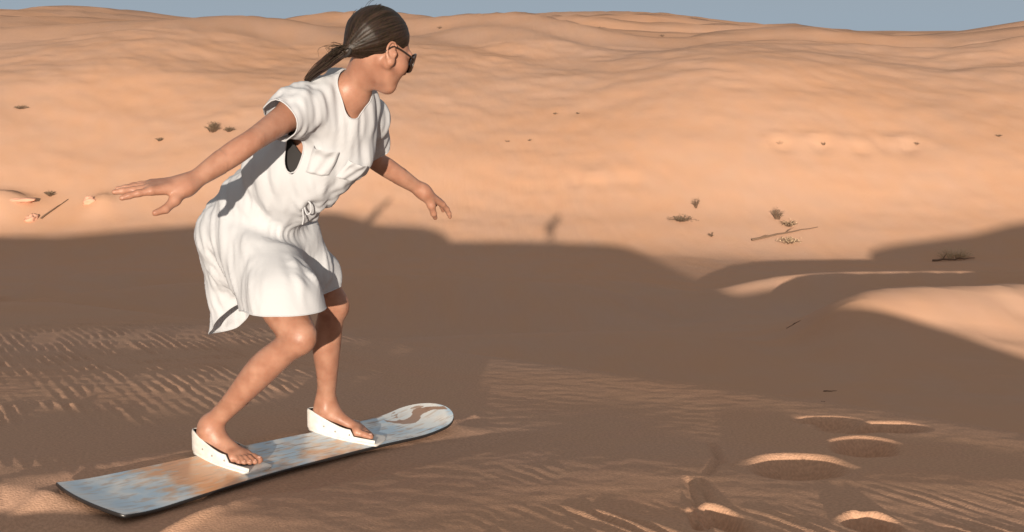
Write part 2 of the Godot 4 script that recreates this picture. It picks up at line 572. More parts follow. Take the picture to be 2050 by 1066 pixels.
func make_materials() -> void:
	var s := StandardMaterial3D.new()
	s.vertex_color_use_as_albedo = true
	s.roughness = 0.95
	s.metallic_specular = 0.15
	s.albedo_texture = noise_tex(5, 0.09, 512, false, 1.0, ramp(Color(0.86, 0.86, 0.86), Color(1, 1, 1)), 4)
	s.normal_enabled = true
	s.normal_texture = noise_tex(9, 0.16, 512, true, 3.0)
	s.normal_scale = 0.35
	s.uv1_scale = Vector3(1.4, 1.4, 1.4)
	M.sand = s
	var sk := mat(Color(0.43, 0.232, 0.158), 0.46, 0.45)
	sk.subsurf_scatter_enabled = true
	sk.subsurf_scatter_strength = 0.06
	sk.uv1_triplanar = true
	sk.uv1_scale = Vector3(5, 5, 5)
	sk.albedo_texture = noise_tex(21, 0.012, 256, false, 1.0, ramp(Color(0.82, 0.75, 0.72), Color(1, 1, 1)), 5)
	sk.normal_enabled = true
	sk.normal_texture = noise_tex(22, 0.09, 256, true, 2.0)
	sk.normal_scale = 0.2
	M.skin = sk
	var dr := mat(Color(0.485, 0.495, 0.515), 0.85, 0.2)
	dr.uv1_triplanar = true
	dr.uv1_scale = Vector3(7, 7, 7)
	dr.normal_enabled = true
	dr.normal_texture = noise_tex(31, 0.11, 512, true, 4.0, null, 3)
	dr.normal_scale = 0.16
	dr.backlight_enabled = true
	dr.backlight = Color(0.45, 0.45, 0.45)
	M.dress = dr
	M.black_cloth = mat(Color(0.035, 0.033, 0.033), 0.8, 0.3)
	var h := mat(Color(1, 1, 1), 0.46, 0.34)
	h.vertex_color_use_as_albedo = true
	M.hair = h
	M.hair_tie = mat(Color(0.02, 0.016, 0.014), 0.7)
	M.frame = mat(Color(0.03, 0.018, 0.012), 0.25, 0.5)
	var gl := mat(Color(0.045, 0.024, 0.015), 0.1, 0.5)
	M.lens = gl
	M.plastic = mat(Color(0.72, 0.71, 0.69), 0.42, 0.45)
	M.plastic.uv1_triplanar = true
	M.plastic.uv1_scale = Vector3(6, 6, 6)
	M.plastic.albedo_texture = noise_tex(41, 0.02, 256, false, 1.0, ramp(Color(0.92, 0.89, 0.86), Color(1, 1, 1)), 4)
	M.rubber = mat(Color(0.02, 0.018, 0.017), 0.6)
	M.screw = mat(Color(0.30, 0.29, 0.28), 0.35)
	M.edge = mat(Color(0.018, 0.016, 0.016), 0.35, 0.5)
	M.nail = mat(Color(0.58, 0.33, 0.25), 0.3, 0.5)
	M.twig = mat(Color(0.16, 0.10, 0.065), 0.9)
	M.dark_leaf = mat(Color(0.17, 0.125, 0.08), 0.9)
	M.dry_grass = mat(Color(0.56, 0.42, 0.27), 0.9)
	M.dry_grass.backlight_enabled = true
	M.dry_grass.backlight = Color(0.25, 0.2, 0.1)
	M.stone = mat(Color(0.60, 0.32, 0.22), 0.85)

func board_print() -> ImageTexture:
	var w := 768
	var h := 144
	var img := Image.create(w, h, false, Image.FORMAT_RGB8)
	var f := FastNoiseLite.new()
	f.seed = 12
	f.frequency = 0.012
	f.fractal_octaves = 4
	var g := FastNoiseLite.new()
	g.seed = 77
	g.frequency = 0.035
	g.fractal_octaves = 4
	var blue := Color(0.66, 0.75, 0.82)
	var deep := Color(0.50, 0.63, 0.77)
	var white := Color(0.89, 0.87, 0.84)
	var tan_ := Color(0.86, 0.60, 0.38)
	var brown := Color(0.52, 0.36, 0.25)
	for y in h:
		for x in w:
			var s := 1.56 * x / w
			var l := float(y) / h
			var n := f.get_noise_2d(x, y * 1.4)
			var n2 := g.get_noise_2d(x * 0.5, y * 1.5)
			var c := blue.lerp(white, clampf(0.28 + 1.1 * n, 0.0, 0.85))
			c = c.lerp(deep, clampf(1.6 * n2 - 0.35, 0.0, 0.8))
			# sand baked on around the feet
			var dust := bell((s - 0.40) / 0.15) * 1.1 + 0.75 * bell((s - 0.92) / 0.13) * sstep(0.1, 0.8, l) + 0.35 * bell((s - 0.66) / 0.07)
			c = c.lerp(tan_, clampf(dust * 1.15 + 1.0 * n2 - 0.18, 0.0, 0.92))
			# scratches and smears along the board
			var sm := g.get_noise_2d(x * 0.35 + 300.0, y * 3.2)
			c = c.lerp(brown, clampf((sm - 0.24) * 2.6, 0.0, 0.75) * (0.35 + 0.65 * sstep(0.55, 0.75, s)))
			# pale disc with a brown swoosh on the nose
			var dx := (s - 1.44) / 0.12
			var dy := (l - 0.42) / 0.42
			var r := sqrt(dx * dx + dy * dy)
			if r < 1.0:
				c = c.lerp(white, 0.65 * sstep(1.0, 0.85, r))
				if absf(dy - 0.5 * dx + 0.35 * sin(dx * 3.0)) < 0.16 + 0.08 * n2: c = c.lerp(brown, 0.8)
				if absf(r - 0.62) < 0.09 and n2 > 0.0 and dy < 0.0: c = c.lerp(brown, 0.6)
			c = c.lerp(white, 0.6 * sstep(0.05, 0.0, s) + 0.4 * sstep(0.06, 0.0, l))
			img.set_pixel(x, y, c)
	return ImageTexture.create_from_image(img)

# ---------------------------------------------------------------- the sandboard and its bindings
func on_board(s: float, l: float, up: float) -> Vector3:
	var rise := 0.055 * pow(maxf(s - 1.27, 0.0) / 0.3, 2.0) + 0.006 * pow(maxf(0.12 - s, 0.0) / 0.12, 2.0)
	var p := BT + BA * s + BW * l + BN * (up + rise)
	return Vector3(p.x, p.y + EYE, -p.z)

func board_half(s: float) -> float:
	var h := hermite([-0.05, 0.0, 0.3, 0.6, 1.1, 1.3, 1.4], [0.152, 0.153, 0.136, 0.122, 0.110, 0.116, 0.117], s)
	if s > 1.42:
		var t := (s - 1.42) / 0.12
		h = 0.117 * sqrt(maxf(1.0 - t * t, 0.0))
	return h

func board_mid(s: float) -> float:
	return -0.026 * sstep(0.0, 0.7, s)

func build_board() -> Node3D:
	var root := base("sandboard", on_board(0.75, 0, 0))
	var at := root.position
	var ss := []
	for i in 62: ss.append(-0.02 + 1.44 * i / 61.0)
	for i in 22: ss.append(1.42 + 0.12 * sin(PI / 2 * (i + 1) / 22.0))
	var nl := 14
	var v := PackedVector3Array()
	var uv := PackedVector2Array()
	var idx := PackedInt32Array()
	for s: float in ss:
		for k in nl + 1:
			var u := -1.0 + 2.0 * k / nl
			var l := board_mid(s) + board_half(s) * u
			var tail := 0.025 * (1.0 - u * u) * sstep(0.05, -0.02, s)
			v.append(on_board(s - tail, l, 0.006) - at)
			uv.append(Vector2((s + 0.02) / 1.56, 0.5 + 0.5 * u * board_half(s) / 0.153))
	for j in ss.size() - 1:
		for k in nl:
			var a := j * (nl + 1) + k
			idx.append_array([a, a + nl + 1, a + 1, a + 1, a + nl + 1, a + nl + 2])
	var m := mat(Color(1, 1, 1), 0.28, 0.5)
	m.albedo_texture = board_print()
	m.clearcoat_enabled = true
	m.clearcoat = 0.35
	m.clearcoat_roughness = 0.2
	var nn := smooth_normals(v, idx)
	put("deck", arr_mesh(v, nn, idx, PackedColorArray(), uv), m, root)
	# rim: a thin dark band round the outline, then the base below it
	var ring := []
	for s: float in ss: ring.append([s, board_mid(s) + board_half(s)])
	for j in range(ss.size() - 2, -1, -1): ring.append([ss[j], board_mid(ss[j]) - board_half(ss[j])])
	for k in range(1, nl):
		var u := -1.0 + 2.0 * k / nl
		ring.append([ss[0] - 0.025 * (1.0 - u * u), board_mid(ss[0]) + board_half(ss[0]) * u])
	var rings := []
	for lay in [[0.0062, -0.001], [0.0038, 0.0022], [-0.0035, 0.0022], [-0.0055, -0.002]]:
		var r := PackedVector3Array()
		for q in ring:
			var dir := Vector2(q[0] - clampf(q[0], 0.02, 1.40), q[1] - board_mid(q[0]))
			dir = dir.normalized() * lay[1] if dir.length() > 0.0001 else Vector2.ZERO
			r.append(on_board(q[0] + dir.x, q[1] + dir.y, lay[0]) - at)
		rings.append(r)
	put("edge", skin_rings(rings, true), M.edge, root)
	var v2 := PackedVector3Array()
	for p in v: v2.append(p)
	var v3 := PackedVector3Array()
	for j in ss.size():
		for k in nl + 1:
			var u := -1.0 + 2.0 * k / nl
			v3.append(on_board(ss[j] - 0.025 * (1.0 - u * u) * sstep(0.05, -0.02, ss[j]), board_mid(ss[j]) + (board_half(ss[j]) - 0.002) * u, -0.0054) - at)
	var idx3 := PackedInt32Array()
	for i in range(0, idx.size(), 3): idx3.append_array([idx[i], idx[i + 2], idx[i + 1]])
	put("base", arr_mesh(v3, smooth_normals(v3, idx3), idx3), M.edge, root)
	tag(root, "pale blue and sand-stained sandboard with black edge and white bindings under the rider", "sandboard")
	return root

# foot frames: origin under the heel on the deck, z to the toes, y up, x to the foot's left
func foot_frame(sh: float, lh: float, st: float, lt: float) -> Transform3D:
	var a := on_board(sh, lh, 0.012)
	var b := on_board(st, lt, 0.012)
	var z := (b - a).normalized()
	var y := Vector3(BN.x, BN.y, -BN.z)
	y = (y - z * y.dot(z)).normalized()
	return Transform3D(Basis(y.cross(z), y, z), a)

func binding(root: Node3D, fr: Transform3D) -> void:
	var b := Node3D.new()
	b.name = "binding"
	root.add_child(b, true)
	b.position = Vector3.ZERO
	var loc := Transform3D(Basis.IDENTITY, -root.position) * fr
	# sole plate outline
	var outline := []
	for i in 49:
		var t := -1.0 + 2.0 * i / 48.0        # -1 outer front, 0 heel, 1 inner front
		var z := -0.016 + (0.256 if t < 0.0 else 0.165) * pow(absf(t), 1.5)
		var w := 0.046 + 0.008 * sstep(0.03, 0.16, z)
		var x := sin(clampf(t * 2.2, -PI / 2, PI / 2)) * w
		outline.append([x, z])
	# wall: heel cup that falls towards the toes, with a step near the front
	var hs := func(z: float) -> float:
		return 0.034 + 0.030 * pow(clampf((0.135 - z) / 0.130, 0.0, 1.0), 1.25) - 0.022 * sstep(0.150, 0.158, z)
	var rings := []
	for i in outline.size():
		var x: float = outline[i][0]
		var z: float = outline[i][1]
		var h: float = hs.call(z)
		var n := Vector3(x, 0, (z - 0.05) * 0.6 if z < 0.05 else 0.0).normalized()
		var flare := 0.010 * h / 0.1
		var c := Vector3(x, 0, z)
		var r := PackedVector3Array()
		for q in [[0.004, -0.010], [0.005, 0.3], [0.006, 0.9], [0.004, 1.0], [0.001, 1.03], [-0.001, 0.98], [-0.001, 0.3], [-0.001, -0.010]]:
			var y: float = q[1] * h
			r.append(loc * (c + n * (q[0] + flare * y / h) + Vector3.UP * y))
		rings.append(r)
	put("heel_cup", skin_rings(rings, true, true, true), M.plastic, b)
	var top := PackedVector3Array()
	var bot := PackedVector3Array()
	var lip := PackedVector3Array()
	for q in outline:
		top.append(loc * Vector3(q[0] * 1.06, 0.001, q[1]))
		lip.append(loc * Vector3(q[0] * 1.16, -0.002, q[1]))
		bot.append(loc * Vector3(q[0] * 1.16, -0.0125, q[1]))
	for i in range(1, 12):
		var t := PI * i / 12.0
		var x := 0.052 * cos(t)
		var z := 0.238 + 0.012 * sin(t)
		top.append(loc * Vector3(x * 1.04, 0.001, z))
		lip.append(loc * Vector3(x * 1.14, -0.002, z + 0.004))
		bot.append(loc * Vector3(x * 1.14, -0.0125, z + 0.004))
	put("sole_plate", skin_rings([top, lip, bot], true, true, true), M.plastic, b)
	# dark foam pad lining the cup
	var pad := []
	for i in range(3, outline.size() - 3):
		var x: float = outline[i][0]
		var z: float = outline[i][1]
		var h: float = hs.call(z)
		var n := Vector3(x, 0, (z - 0.05) * 0.6 if z < 0.05 else 0.0).normalized()
		var r := PackedVector3Array()
		for q in [[-0.0015, 0.05], [-0.0015, 0.985], [-0.0035, 1.01], [-0.006, 0.96], [-0.006, 0.05]]:
			r.append(loc * (Vector3(x, 0, z) + n * q[0] + n * (0.010 * h / 0.1) * q[1] + Vector3.UP * h * q[1]))
		pad.append(r)
	put("padding", skin_rings(pad, true), M.rubber, b)
	for e in [[6, 0.5], [10, 0.45], [14, 0.5], [38, 0.45], [42, 0.5]]:
		var x: float = outline[e[0]][0]
		var z: float = outline[e[0]][1]
		var n := Vector3(signf(x), 0, 0)
		var c := Vector3(x, hs.call(z) * e[1], z) + n * 0.0055
		put("screw", tube([loc * c, loc * (c + n * 0.004)], [0.0038, 0.0032], 10), M.screw, b)

# ---------------------------------------------------------------- the rider
func foot_prims(side: float) -> Array[Prim]:
	var o: Array[Prim] = []
	# side = 1: the big toe lies on the +x side
	o.append(ball(Vector3(0, 0.030, 0.028), Vector3(0.029, 0.031, 0.032), 0.02))
	o.append(cone(Vector3(0, 0.095, 0.040), Vector3(0, 0.060, 0.055), 0.028, 0.033, 0.035))
	o.append(cone(Vector3(0, 0.062, 0.058), Vector3(0.006 * side, 0.028, 0.150), 0.030, 0.020, 0.03, Vector3.UP, 0.9))
	o.append(cone(Vector3(-0.016 * side, 0.022, 0.05), Vector3(-0.024 * side, 0.017, 0.150), 0.020, 0.016, 0.03))
	o.append(cone(Vector3(-0.026 * side, 0.017, 0.152), Vector3(0.026 * side, 0.019, 0.165), 0.016, 0.018, 0.02))
	o.append(ball(Vector3(-0.032, 0.078, 0.045), Vector3(0.009, 0.011, 0.010), 0.018))
	o.append(ball(Vector3(0.032, 0.082, 0.045), Vector3(0.009, 0.011, 0.010), 0.018))
	var tx := [0.030, 0.010, -0.005, -0.019, -0.031]
	var tz := [0.226, 0.222, 0.213, 0.202, 0.190]
	var tr := [0.0125, 0.0088, 0.0084, 0.0080, 0.0078]
	for i in 5:
		var x: float = tx[i] * side
		var z0 := 0.168 - 0.004 * i
		var z1: float = tz[i] - tr[i]
		o.append(cone(Vector3(x * 0.95, 0.020, z0), Vector3(x, 0.021 if i else 0.017, lerpf(z0, z1, 0.55)), tr[i] * 0.92, tr[i] * 0.95, 0.006))
		o.append(cone(Vector3(x, 0.021 if i else 0.017, lerpf(z0, z1, 0.55)), Vector3(x * 1.02, 0.0115 if i else 0.0135, z1), tr[i] * 0.95, tr[i], 0.004))
	return o

func hand_prims(curl: Array, thumb: Array) -> Array[Prim]:
	# z to the fingertips from the wrist, +x the thumb side, +y the back of the hand
	var o: Array[Prim] = []
	o.append(cone(Vector3(0, 0, 0.000), Vector3(0, 0, 0.015), 0.0225, 0.025, 0.02, Vector3.UP, 0.78))
	var bx := [0.028, 0.009, -0.010, -0.027]
	var bz := [0.088, 0.092, 0.087, 0.078]
	var ln := [0.070, 0.078, 0.072, 0.056]
	for i in 4:
		o.append(cone(Vector3(bx[i] * 0.55, 0, 0.005), Vector3(bx[i], 0.001, bz[i]), 0.0150, 0.0105, 0.016))
		var p := Vector3(bx[i], 0.001, bz[i])
		var ang := 0.0
		var spread: float = bx[i] * 2.2
		var rr := [0.0098, 0.0086, 0.0078, 0.0064]
		var part := [0.44, 0.31, 0.25]
		for q in 3:
			ang += curl[i] * [0.8, 1.0, 0.7][q]
			var d := Vector3(sin(spread) * cos(ang), -sin(ang), cos(spread) * cos(ang))
			var e: Vector3 = p + d * ln[i] * part[q]
			var sc := 0.88 if i == 3 else 1.0
			o.append(cone(p, e, rr[q] * sc, rr[q + 1] * sc, 0.004))
			p = e
	o.append(cone(Vector3(0.016, -0.006, 0.012), thumb[0], 0.015, 0.0130, 0.014))
	o.append(cone(thumb[0], thumb[1], 0.0125, 0.0100, 0.008))
	o.append(cone(thumb[1], thumb[2], 0.0102, 0.0075, 0.005))
	return o

func head_prims() -> Array[Prim]:
	# z forward, y up, x to her left; origin between the ears
	var o: Array[Prim] = []
	o.append(ball(Vector3(0, 0.044, -0.014), Vector3(0.073, 0.082, 0.094), 0.02))
	o.append(ball(Vector3(0, -0.008, 0.048), Vector3(0.057, 0.080, 0.052), 0.03))
	o.append(ball(Vector3(0, -0.058, 0.040), Vector3(0.042, 0.028, 0.046), 0.03))
	o.append(ball(Vector3(0, -0.092, 0.074), Vector3(0.019, 0.016, 0.017), 0.025))
	for s: float in [-1.0, 1.0]:
		o.append(ball(Vector3(0.036 * s, -0.018, 0.066), Vector3(0.021, 0.019, 0.022), 0.03))
		o.append(ball(Vector3(0.028 * s, 0.026, 0.086), Vector3(0.022, 0.009, 0.012), 0.018))
		o.append(ball(Vector3(0.031 * s, 0.006, 0.103), Vector3(0.016, 0.011, 0.014), 0.012, Basis.IDENTITY, true))
		o.append(ball(Vector3(0.031 * s, 0.006, 0.084), Vector3(0.013, 0.011, 0.012), 0.006))
		o.append(ball(Vector3(0.010 * s, -0.027, 0.104), Vector3(0.0085, 0.0075, 0.010), 0.008))
		var eb := Basis(Vector3.UP, 0.30 * s) * Basis(Vector3.RIGHT, -0.18)
		var ec := Vector3(0.076 * s, -0.003, -0.006)
		o.append(ball(ec, Vector3(0.005, 0.026, 0.014), 0.006, eb))
		var rim := []
		for q in 9:
			var an := lerpf(-2.5, 2.1, q / 8.0)
			rim.append(ec + eb * Vector3((0.004 + 0.004 * cos(an)) * s, 0.027 * sin(an + 0.35) + 0.003, -0.017 * cos(an + 0.35)))
		o.append(limb(rim, [0.0038, 0.0042, 0.0042, 0.004, 0.004, 0.004, 0.004, 0.0036, 0.003], 0.004, 2))
		o.append(ball(ec + eb * Vector3(0.001 * s, -0.028, 0.004), Vector3(0.006, 0.009, 0.008), 0.006, eb))
		o.append(ball(ec + eb * Vector3(0.002 * s, -0.004, 0.013), Vector3(0.005, 0.008, 0.005), 0.006, eb))
		o.append(cone(Vector3(0.060 * s, -0.040, 0.0), Vector3(0.020 * s, -0.086, 0.064), 0.012, 0.012, 0.03))
	o.append(cone(Vector3(0, 0.016, 0.096), Vector3(0, -0.020, 0.112), 0.0075, 0.0105, 0.012))
	o.append(cone(Vector3(-0.016, -0.051, 0.086), Vector3(0.016, -0.051, 0.086), 0.006, 0.006, 0.008))
	o.append(cone(Vector3(0, -0.050, 0.090), Vector3(0, -0.050, 0.091), 0.008, 0.008, 0.010))
	o.append(cone(Vector3(-0.012, -0.062, 0.086), Vector3(0.012, -0.062, 0.086), 0.007, 0.007, 0.008))
	o.append(ball(Vector3(0, -0.030, -0.004), Vector3(0.042, 0.030, 0.046), 0.03))
	return o

# the same shapes seen from a frame of their own
func moved(list: Array[Prim], fr: Transform3D, size := 1.0) -> Array[Prim]:
	var inv := fr.affine_inverse()
	var out: Array[Prim] = []
	for q in list:
		var p := Prim.new()
		p.kind = q.kind
		p.a = inv * q.a
		p.ab = inv.basis * q.ab
		p.l2 = maxf(p.ab.length_squared(), 0.0000001)
		p.ra = q.ra / size
		p.rb = q.rb / size
		p.k = q.k
		for v in q.rad: p.rad.append(v / size)
		for v in q.pts: p.pts.append(inv * v)
		out.append(p)
	return out

func frame_from(origin: Vector3, z: Vector3, y: Vector3) -> Transform3D:
	z = z.normalized()
	y = (y - z * y.dot(z)).normalized()
	return Transform3D(Basis(y.cross(z), y, z), origin)

# keeps what lies inside keep (a function below zero) and pulls the rim onto it
func trim(part: Array, keep: Callable, cell: float) -> Array:
	var v: PackedVector3Array = part[0]
	var idx: PackedInt32Array = part[1]
	var nn := smooth_normals(v, idx)
	var g := PackedFloat32Array()
	g.resize(v.size())
	for i in v.size(): g[i] = keep.call(v[i])
	var used := PackedByteArray()
	used.resize(v.size())
	var tri := PackedInt32Array()
	for i in range(0, idx.size(), 3):
		var a := g[idx[i]]
		var b := g[idx[i + 1]]
		var c := g[idx[i + 2]]
		if minf(a, minf(b, c)) < 0.0 and maxf(a, maxf(b, c)) < cell * 2.5:
			for q in 3:
				tri.append(idx[i + q])
				used[idx[i + q]] = 1
	var h := 0.001
	for i in v.size():
		if used[i] and g[i] > 0.0:
			for again in 4:
				var p := v[i]
				var e: float = keep.call(p)
				var gr := Vector3(keep.call(p + Vector3(h, 0, 0)) - e, keep.call(p + Vector3(0, h, 0)) - e, keep.call(p + Vector3(0, 0, h)) - e) / h
				gr -= nn[i] * gr.dot(nn[i])
				var l := gr.length_squared()
				if l > 0.001: v[i] = p - (gr * (e / maxf(l, 0.04))).limit_length(cell)
	var remap := PackedInt32Array()
	remap.resize(v.size())
	remap.fill(-1)
	var v2 := PackedVector3Array()
	var t2 := PackedInt32Array()
	for k in tri:
		if remap[k] < 0:
			remap[k] = v2.size()
			v2.append(v[k])
		t2.append(remap[k])
	return [v2, t2]

func build_rider(rf: Transform3D, lf: Transform3D) -> void:
	# joints, as points in the place
	var r_ankle := rf * Vector3(0, 0.088, 0.040)
	var l_ankle := lf * Vector3(0, 0.088, 0.040)
	var r_knee := Vector3(-0.6340, 0.4265, -4.0700)
	var l_knee := Vector3(-0.5871, 0.4411, -4.5000)
	var r_hip := Vector3(-0.8065, 0.6532, -4.3200)
	var l_hip := Vector3(-0.7331, 0.6802, -4.4200)
	var waist := Vector3(-0.7408, 0.8201, -4.3000)
	var chest := Vector3(-0.5541, 1.0073, -4.2000)
	var neck := Vector3(-0.4741, 1.1401, -4.1500)
	var r_sho := Vector3(-0.6202, 1.0992, -4.0300)
	var l_sho := Vector3(-0.4518, 1.0603, -4.3200)
	var r_elb := Vector3(-0.7144, 1.0249, -3.8300)
	var r_wri := Vector3(-0.8634, 0.9190, -3.7000)
	var l_elb := Vector3(-0.4490, 0.9205, -4.5200)
	var l_wri := Vector3(-0.2966, 0.8043, -4.6200)
	var head_at := Vector3(-0.3860, 1.2659, -4.0800)
	var person := base("person", on_board(0.77, 0, 0.012))
	var home := Transform3D(Basis.IDENTITY, -person.position)
	var toes := Vector3(BW.x, 0, -BW.z).normalized()       # the way she faces
	var across := Vector3(BA.x, 0, -BA.z).normalized()     # from her right to her left
	# ---- head frame: turned to the right of the picture and away, chin down
	var hf := frame_from(head_at, Vector3(0.69, -0.38, -0.615), Vector3(0.28, 0.92, -0.25))
	hf.basis = hf.basis.scaled_local(Vector3.ONE * 0.94)
	# ---- body
	var b: Array[Prim] = []
	b.append(cone(waist.lerp((r_hip + l_hip) * 0.5, 0.7), waist, 0.085, 0.078, 0.04))
	b.append(cone(waist, chest, 0.080, 0.094, 0.04))
	b.append(cone(r_hip, l_hip, 0.088, 0.088, 0.04))
	b.append(cone(r_sho, chest.lerp(neck, 0.35), 0.044, 0.07, 0.05))
	b.append(cone(l_sho, chest.lerp(neck, 0.35), 0.042, 0.07, 0.05))
	b.append(cone(r_sho.lerp(neck, 0.35), neck + Vector3(0, 0.02, 0), 0.040, 0.045, 0.04))
	b.append(cone(l_sho.lerp(neck, 0.35), neck, 0.038, 0.045, 0.04))
	b.append(cone(neck, neck.lerp(hf * Vector3(0, -0.004, -0.020), 0.55), 0.0482, 0.0425, 0.03))
	var wrists: Array[Prim] = []
	for a: Array in [[r_sho, r_elb, r_wri, 1.0], [l_sho, l_elb, l_wri, 0.95]]:
		var s: float = a[3]
		var up: Vector3 = a[1] - a[0]
		var fo: Vector3 = a[2] - a[1]
		b.append(limb([a[0], a[0] + up * 0.35, a[0] + up * 0.75, a[1], a[1] + fo * 0.25, a[1] + fo * 0.6, a[1] + fo * 0.83], [0.0455 * s, 0.0395 * s, 0.0340 * s, 0.0322 * s, 0.0342 * s, 0.0297 * s, 0.0245 * s], 0.03))
		wrists.append(limb([a[1] + fo * 0.45, a[1] + fo * 0.6, a[1] + fo * 0.83, a[2]], [0.0330 * s, 0.0300 * s, 0.0249 * s, 0.0228 * s], 0.025))
	var ankles: Array[Prim] = []
	for a: Array in [[r_hip, r_knee, r_ankle, rf], [l_hip, l_knee, l_ankle, lf]]:
		var thigh: Vector3 = a[1] - a[0]
		var shank: Vector3 = a[2] - a[1]
		var back: Vector3 = -(a[3] as Transform3D).basis.z
		b.append(limb([a[0], a[0] + thigh * 0.5, a[0] + thigh * 0.82, a[1], a[1] + shank * 0.14 + back * 0.006, a[1] + shank * 0.36 + back * 0.014, a[1] + shank * 0.66 + back * 0.006, a[1] + shank * 0.86 + back * 0.002], [0.090, 0.077, 0.061, 0.0490, 0.0440, 0.0485, 0.0370, 0.0296], 0.04, 4))
		b.append(ball(a[1] - back * 0.018, Vector3(0.028, 0.033, 0.028), 0.03))
		ankles.append(limb([a[1] + shank * 0.50 + back * 0.010, a[1] + shank * 0.66 + back * 0.006, a[1] + shank * 0.86 + back * 0.002, a[2] + shank * 0.02], [0.0440, 0.0378, 0.0306, 0.0315], 0.03, 4))
		ankles.append(cone(a[1] + shank * 0.84 + back * 0.018, (a[3] as Transform3D) * Vector3(0, 0.045, 0.008), 0.011, 0.013, 0.02))
	var acc := [PackedVector3Array(), PackedInt32Array()]
	join_into(acc, nets(Vector3(-1.35, -0.02, -4.80), Vector3(-0.20, 1.40, -3.60), 0.008, b), home)
	print("body ", acc[0].size())
	# ---- feet, hands, head on finer grids
	var lo := Vector3(-0.075, -0.004, -0.06)
	var hi := Vector3(0.075, 0.185, 0.24)
	join_into(acc, nets(lo, hi, 0.0033, foot_prims(1.0) + moved(ankles.slice(0, 2), rf)), home * rf)
	join_into(acc, nets(lo, hi, 0.0033, foot_prims(-1.0) + moved(ankles.slice(2, 4), lf)), home * lf)
	var rh := frame_from(r_wri, Vector3(-1.0425, 0.9142, -3.6200) - r_wri, Vector3(-0.10, 1.0, 0.30))
	rh.basis = rh.basis.scaled_local(Vector3.ONE * 1.12)
	var hand_r := nets(Vector3(-0.08, -0.09, -0.10), Vector3(0.10, 0.10, 0.20), 0.0032, hand_prims([0.10, 0.02, 0.03, 0.06], [Vector3(0.038, -0.022, 0.036), Vector3(0.056, -0.036, 0.062), Vector3(0.066, -0.040, 0.088)]) + moved(wrists.slice(0, 1), rh, 1.12))
	join_into(acc, hand_r, home * rh)
	var lh := frame_from(l_wri, Vector3(-0.2255, 0.7442, -4.7200) - l_wri, Vector3(0.25, 0.95, 0.35))
	lh.basis.x = -lh.basis.x        # a left hand
	var hand_l := nets(Vector3(-0.08, -0.09, -0.10), Vector3(0.10, 0.10, 0.20), 0.0032, hand_prims([0.22, 0.18, 0.2, 0.25], [Vector3(0.034, -0.022, 0.040), Vector3(0.040, -0.040, 0.066), Vector3(0.036, -0.050, 0.090)]) + moved(wrists.slice(1, 2), lh))
	for i in range(0, hand_l[1].size(), 3):
		var t: int = hand_l[1][i]
		hand_l[1][i] = hand_l[1][i + 1]
		hand_l[1][i + 1] = t
	join_into(acc, hand_l, home * lh)
	var throat: Array[Prim] = [cone(neck, hf * Vector3(0, -0.004, -0.020), 0.0490, 0.038, 0.04)]
	join_into(acc, nets(Vector3(-0.10, -0.125, -0.12), Vector3(0.10, 0.14, 0.14), 0.0034, head_prims() + moved(throat, hf, 0.94)), home * hf)
	put("body", arr_mesh(acc[0], smooth_normals(acc[0], acc[1]), acc[1]), M.skin, person)
	print("body all ", acc[0].size())
	# toenails
	for e in [[rf, 1.0], [lf, -1.0]]:
		var tx := [0.030, 0.010, -0.005, -0.019, -0.031]
		var tz := [0.226, 0.222, 0.213, 0.202, 0.190]
		var tr := [0.0125, 0.0088, 0.0084, 0.0080, 0.0078]
		for i in 5:
			var rings := []
			for q in 6:
				var r := PackedVector3Array()
				for k in 7:
					var u := -1.0 + 2.0 * k / 6.0
					var w := -0.2 + 0.8 * q / 5.0
					var n := Vector3(u * 0.72, 1.0 - 0.18 * u * u, w).normalized()
					r.append(home * (e[0] as Transform3D) * (Vector3(tx[i] * 1.02 * e[1], 0.0115 if i else 0.0135, tz[i] - tr[i]) + n * tr[i] * 1.04))
				rings.append(r)
			put("toenail", skin_rings(rings, false), M.nail, person)
	build_dress(person, home, toes, across, waist, chest, neck, r_sho, l_sho, r_elb, l_elb, r_hip, l_hip, r_knee, l_knee)
	build_hair(person, home * hf)
	build_glasses(person, home * hf)
	tag(person, "woman in a white dress and sunglasses crouching barefoot with arms out on the sandboard", "person")

var dress_prims: Array[Prim] = []

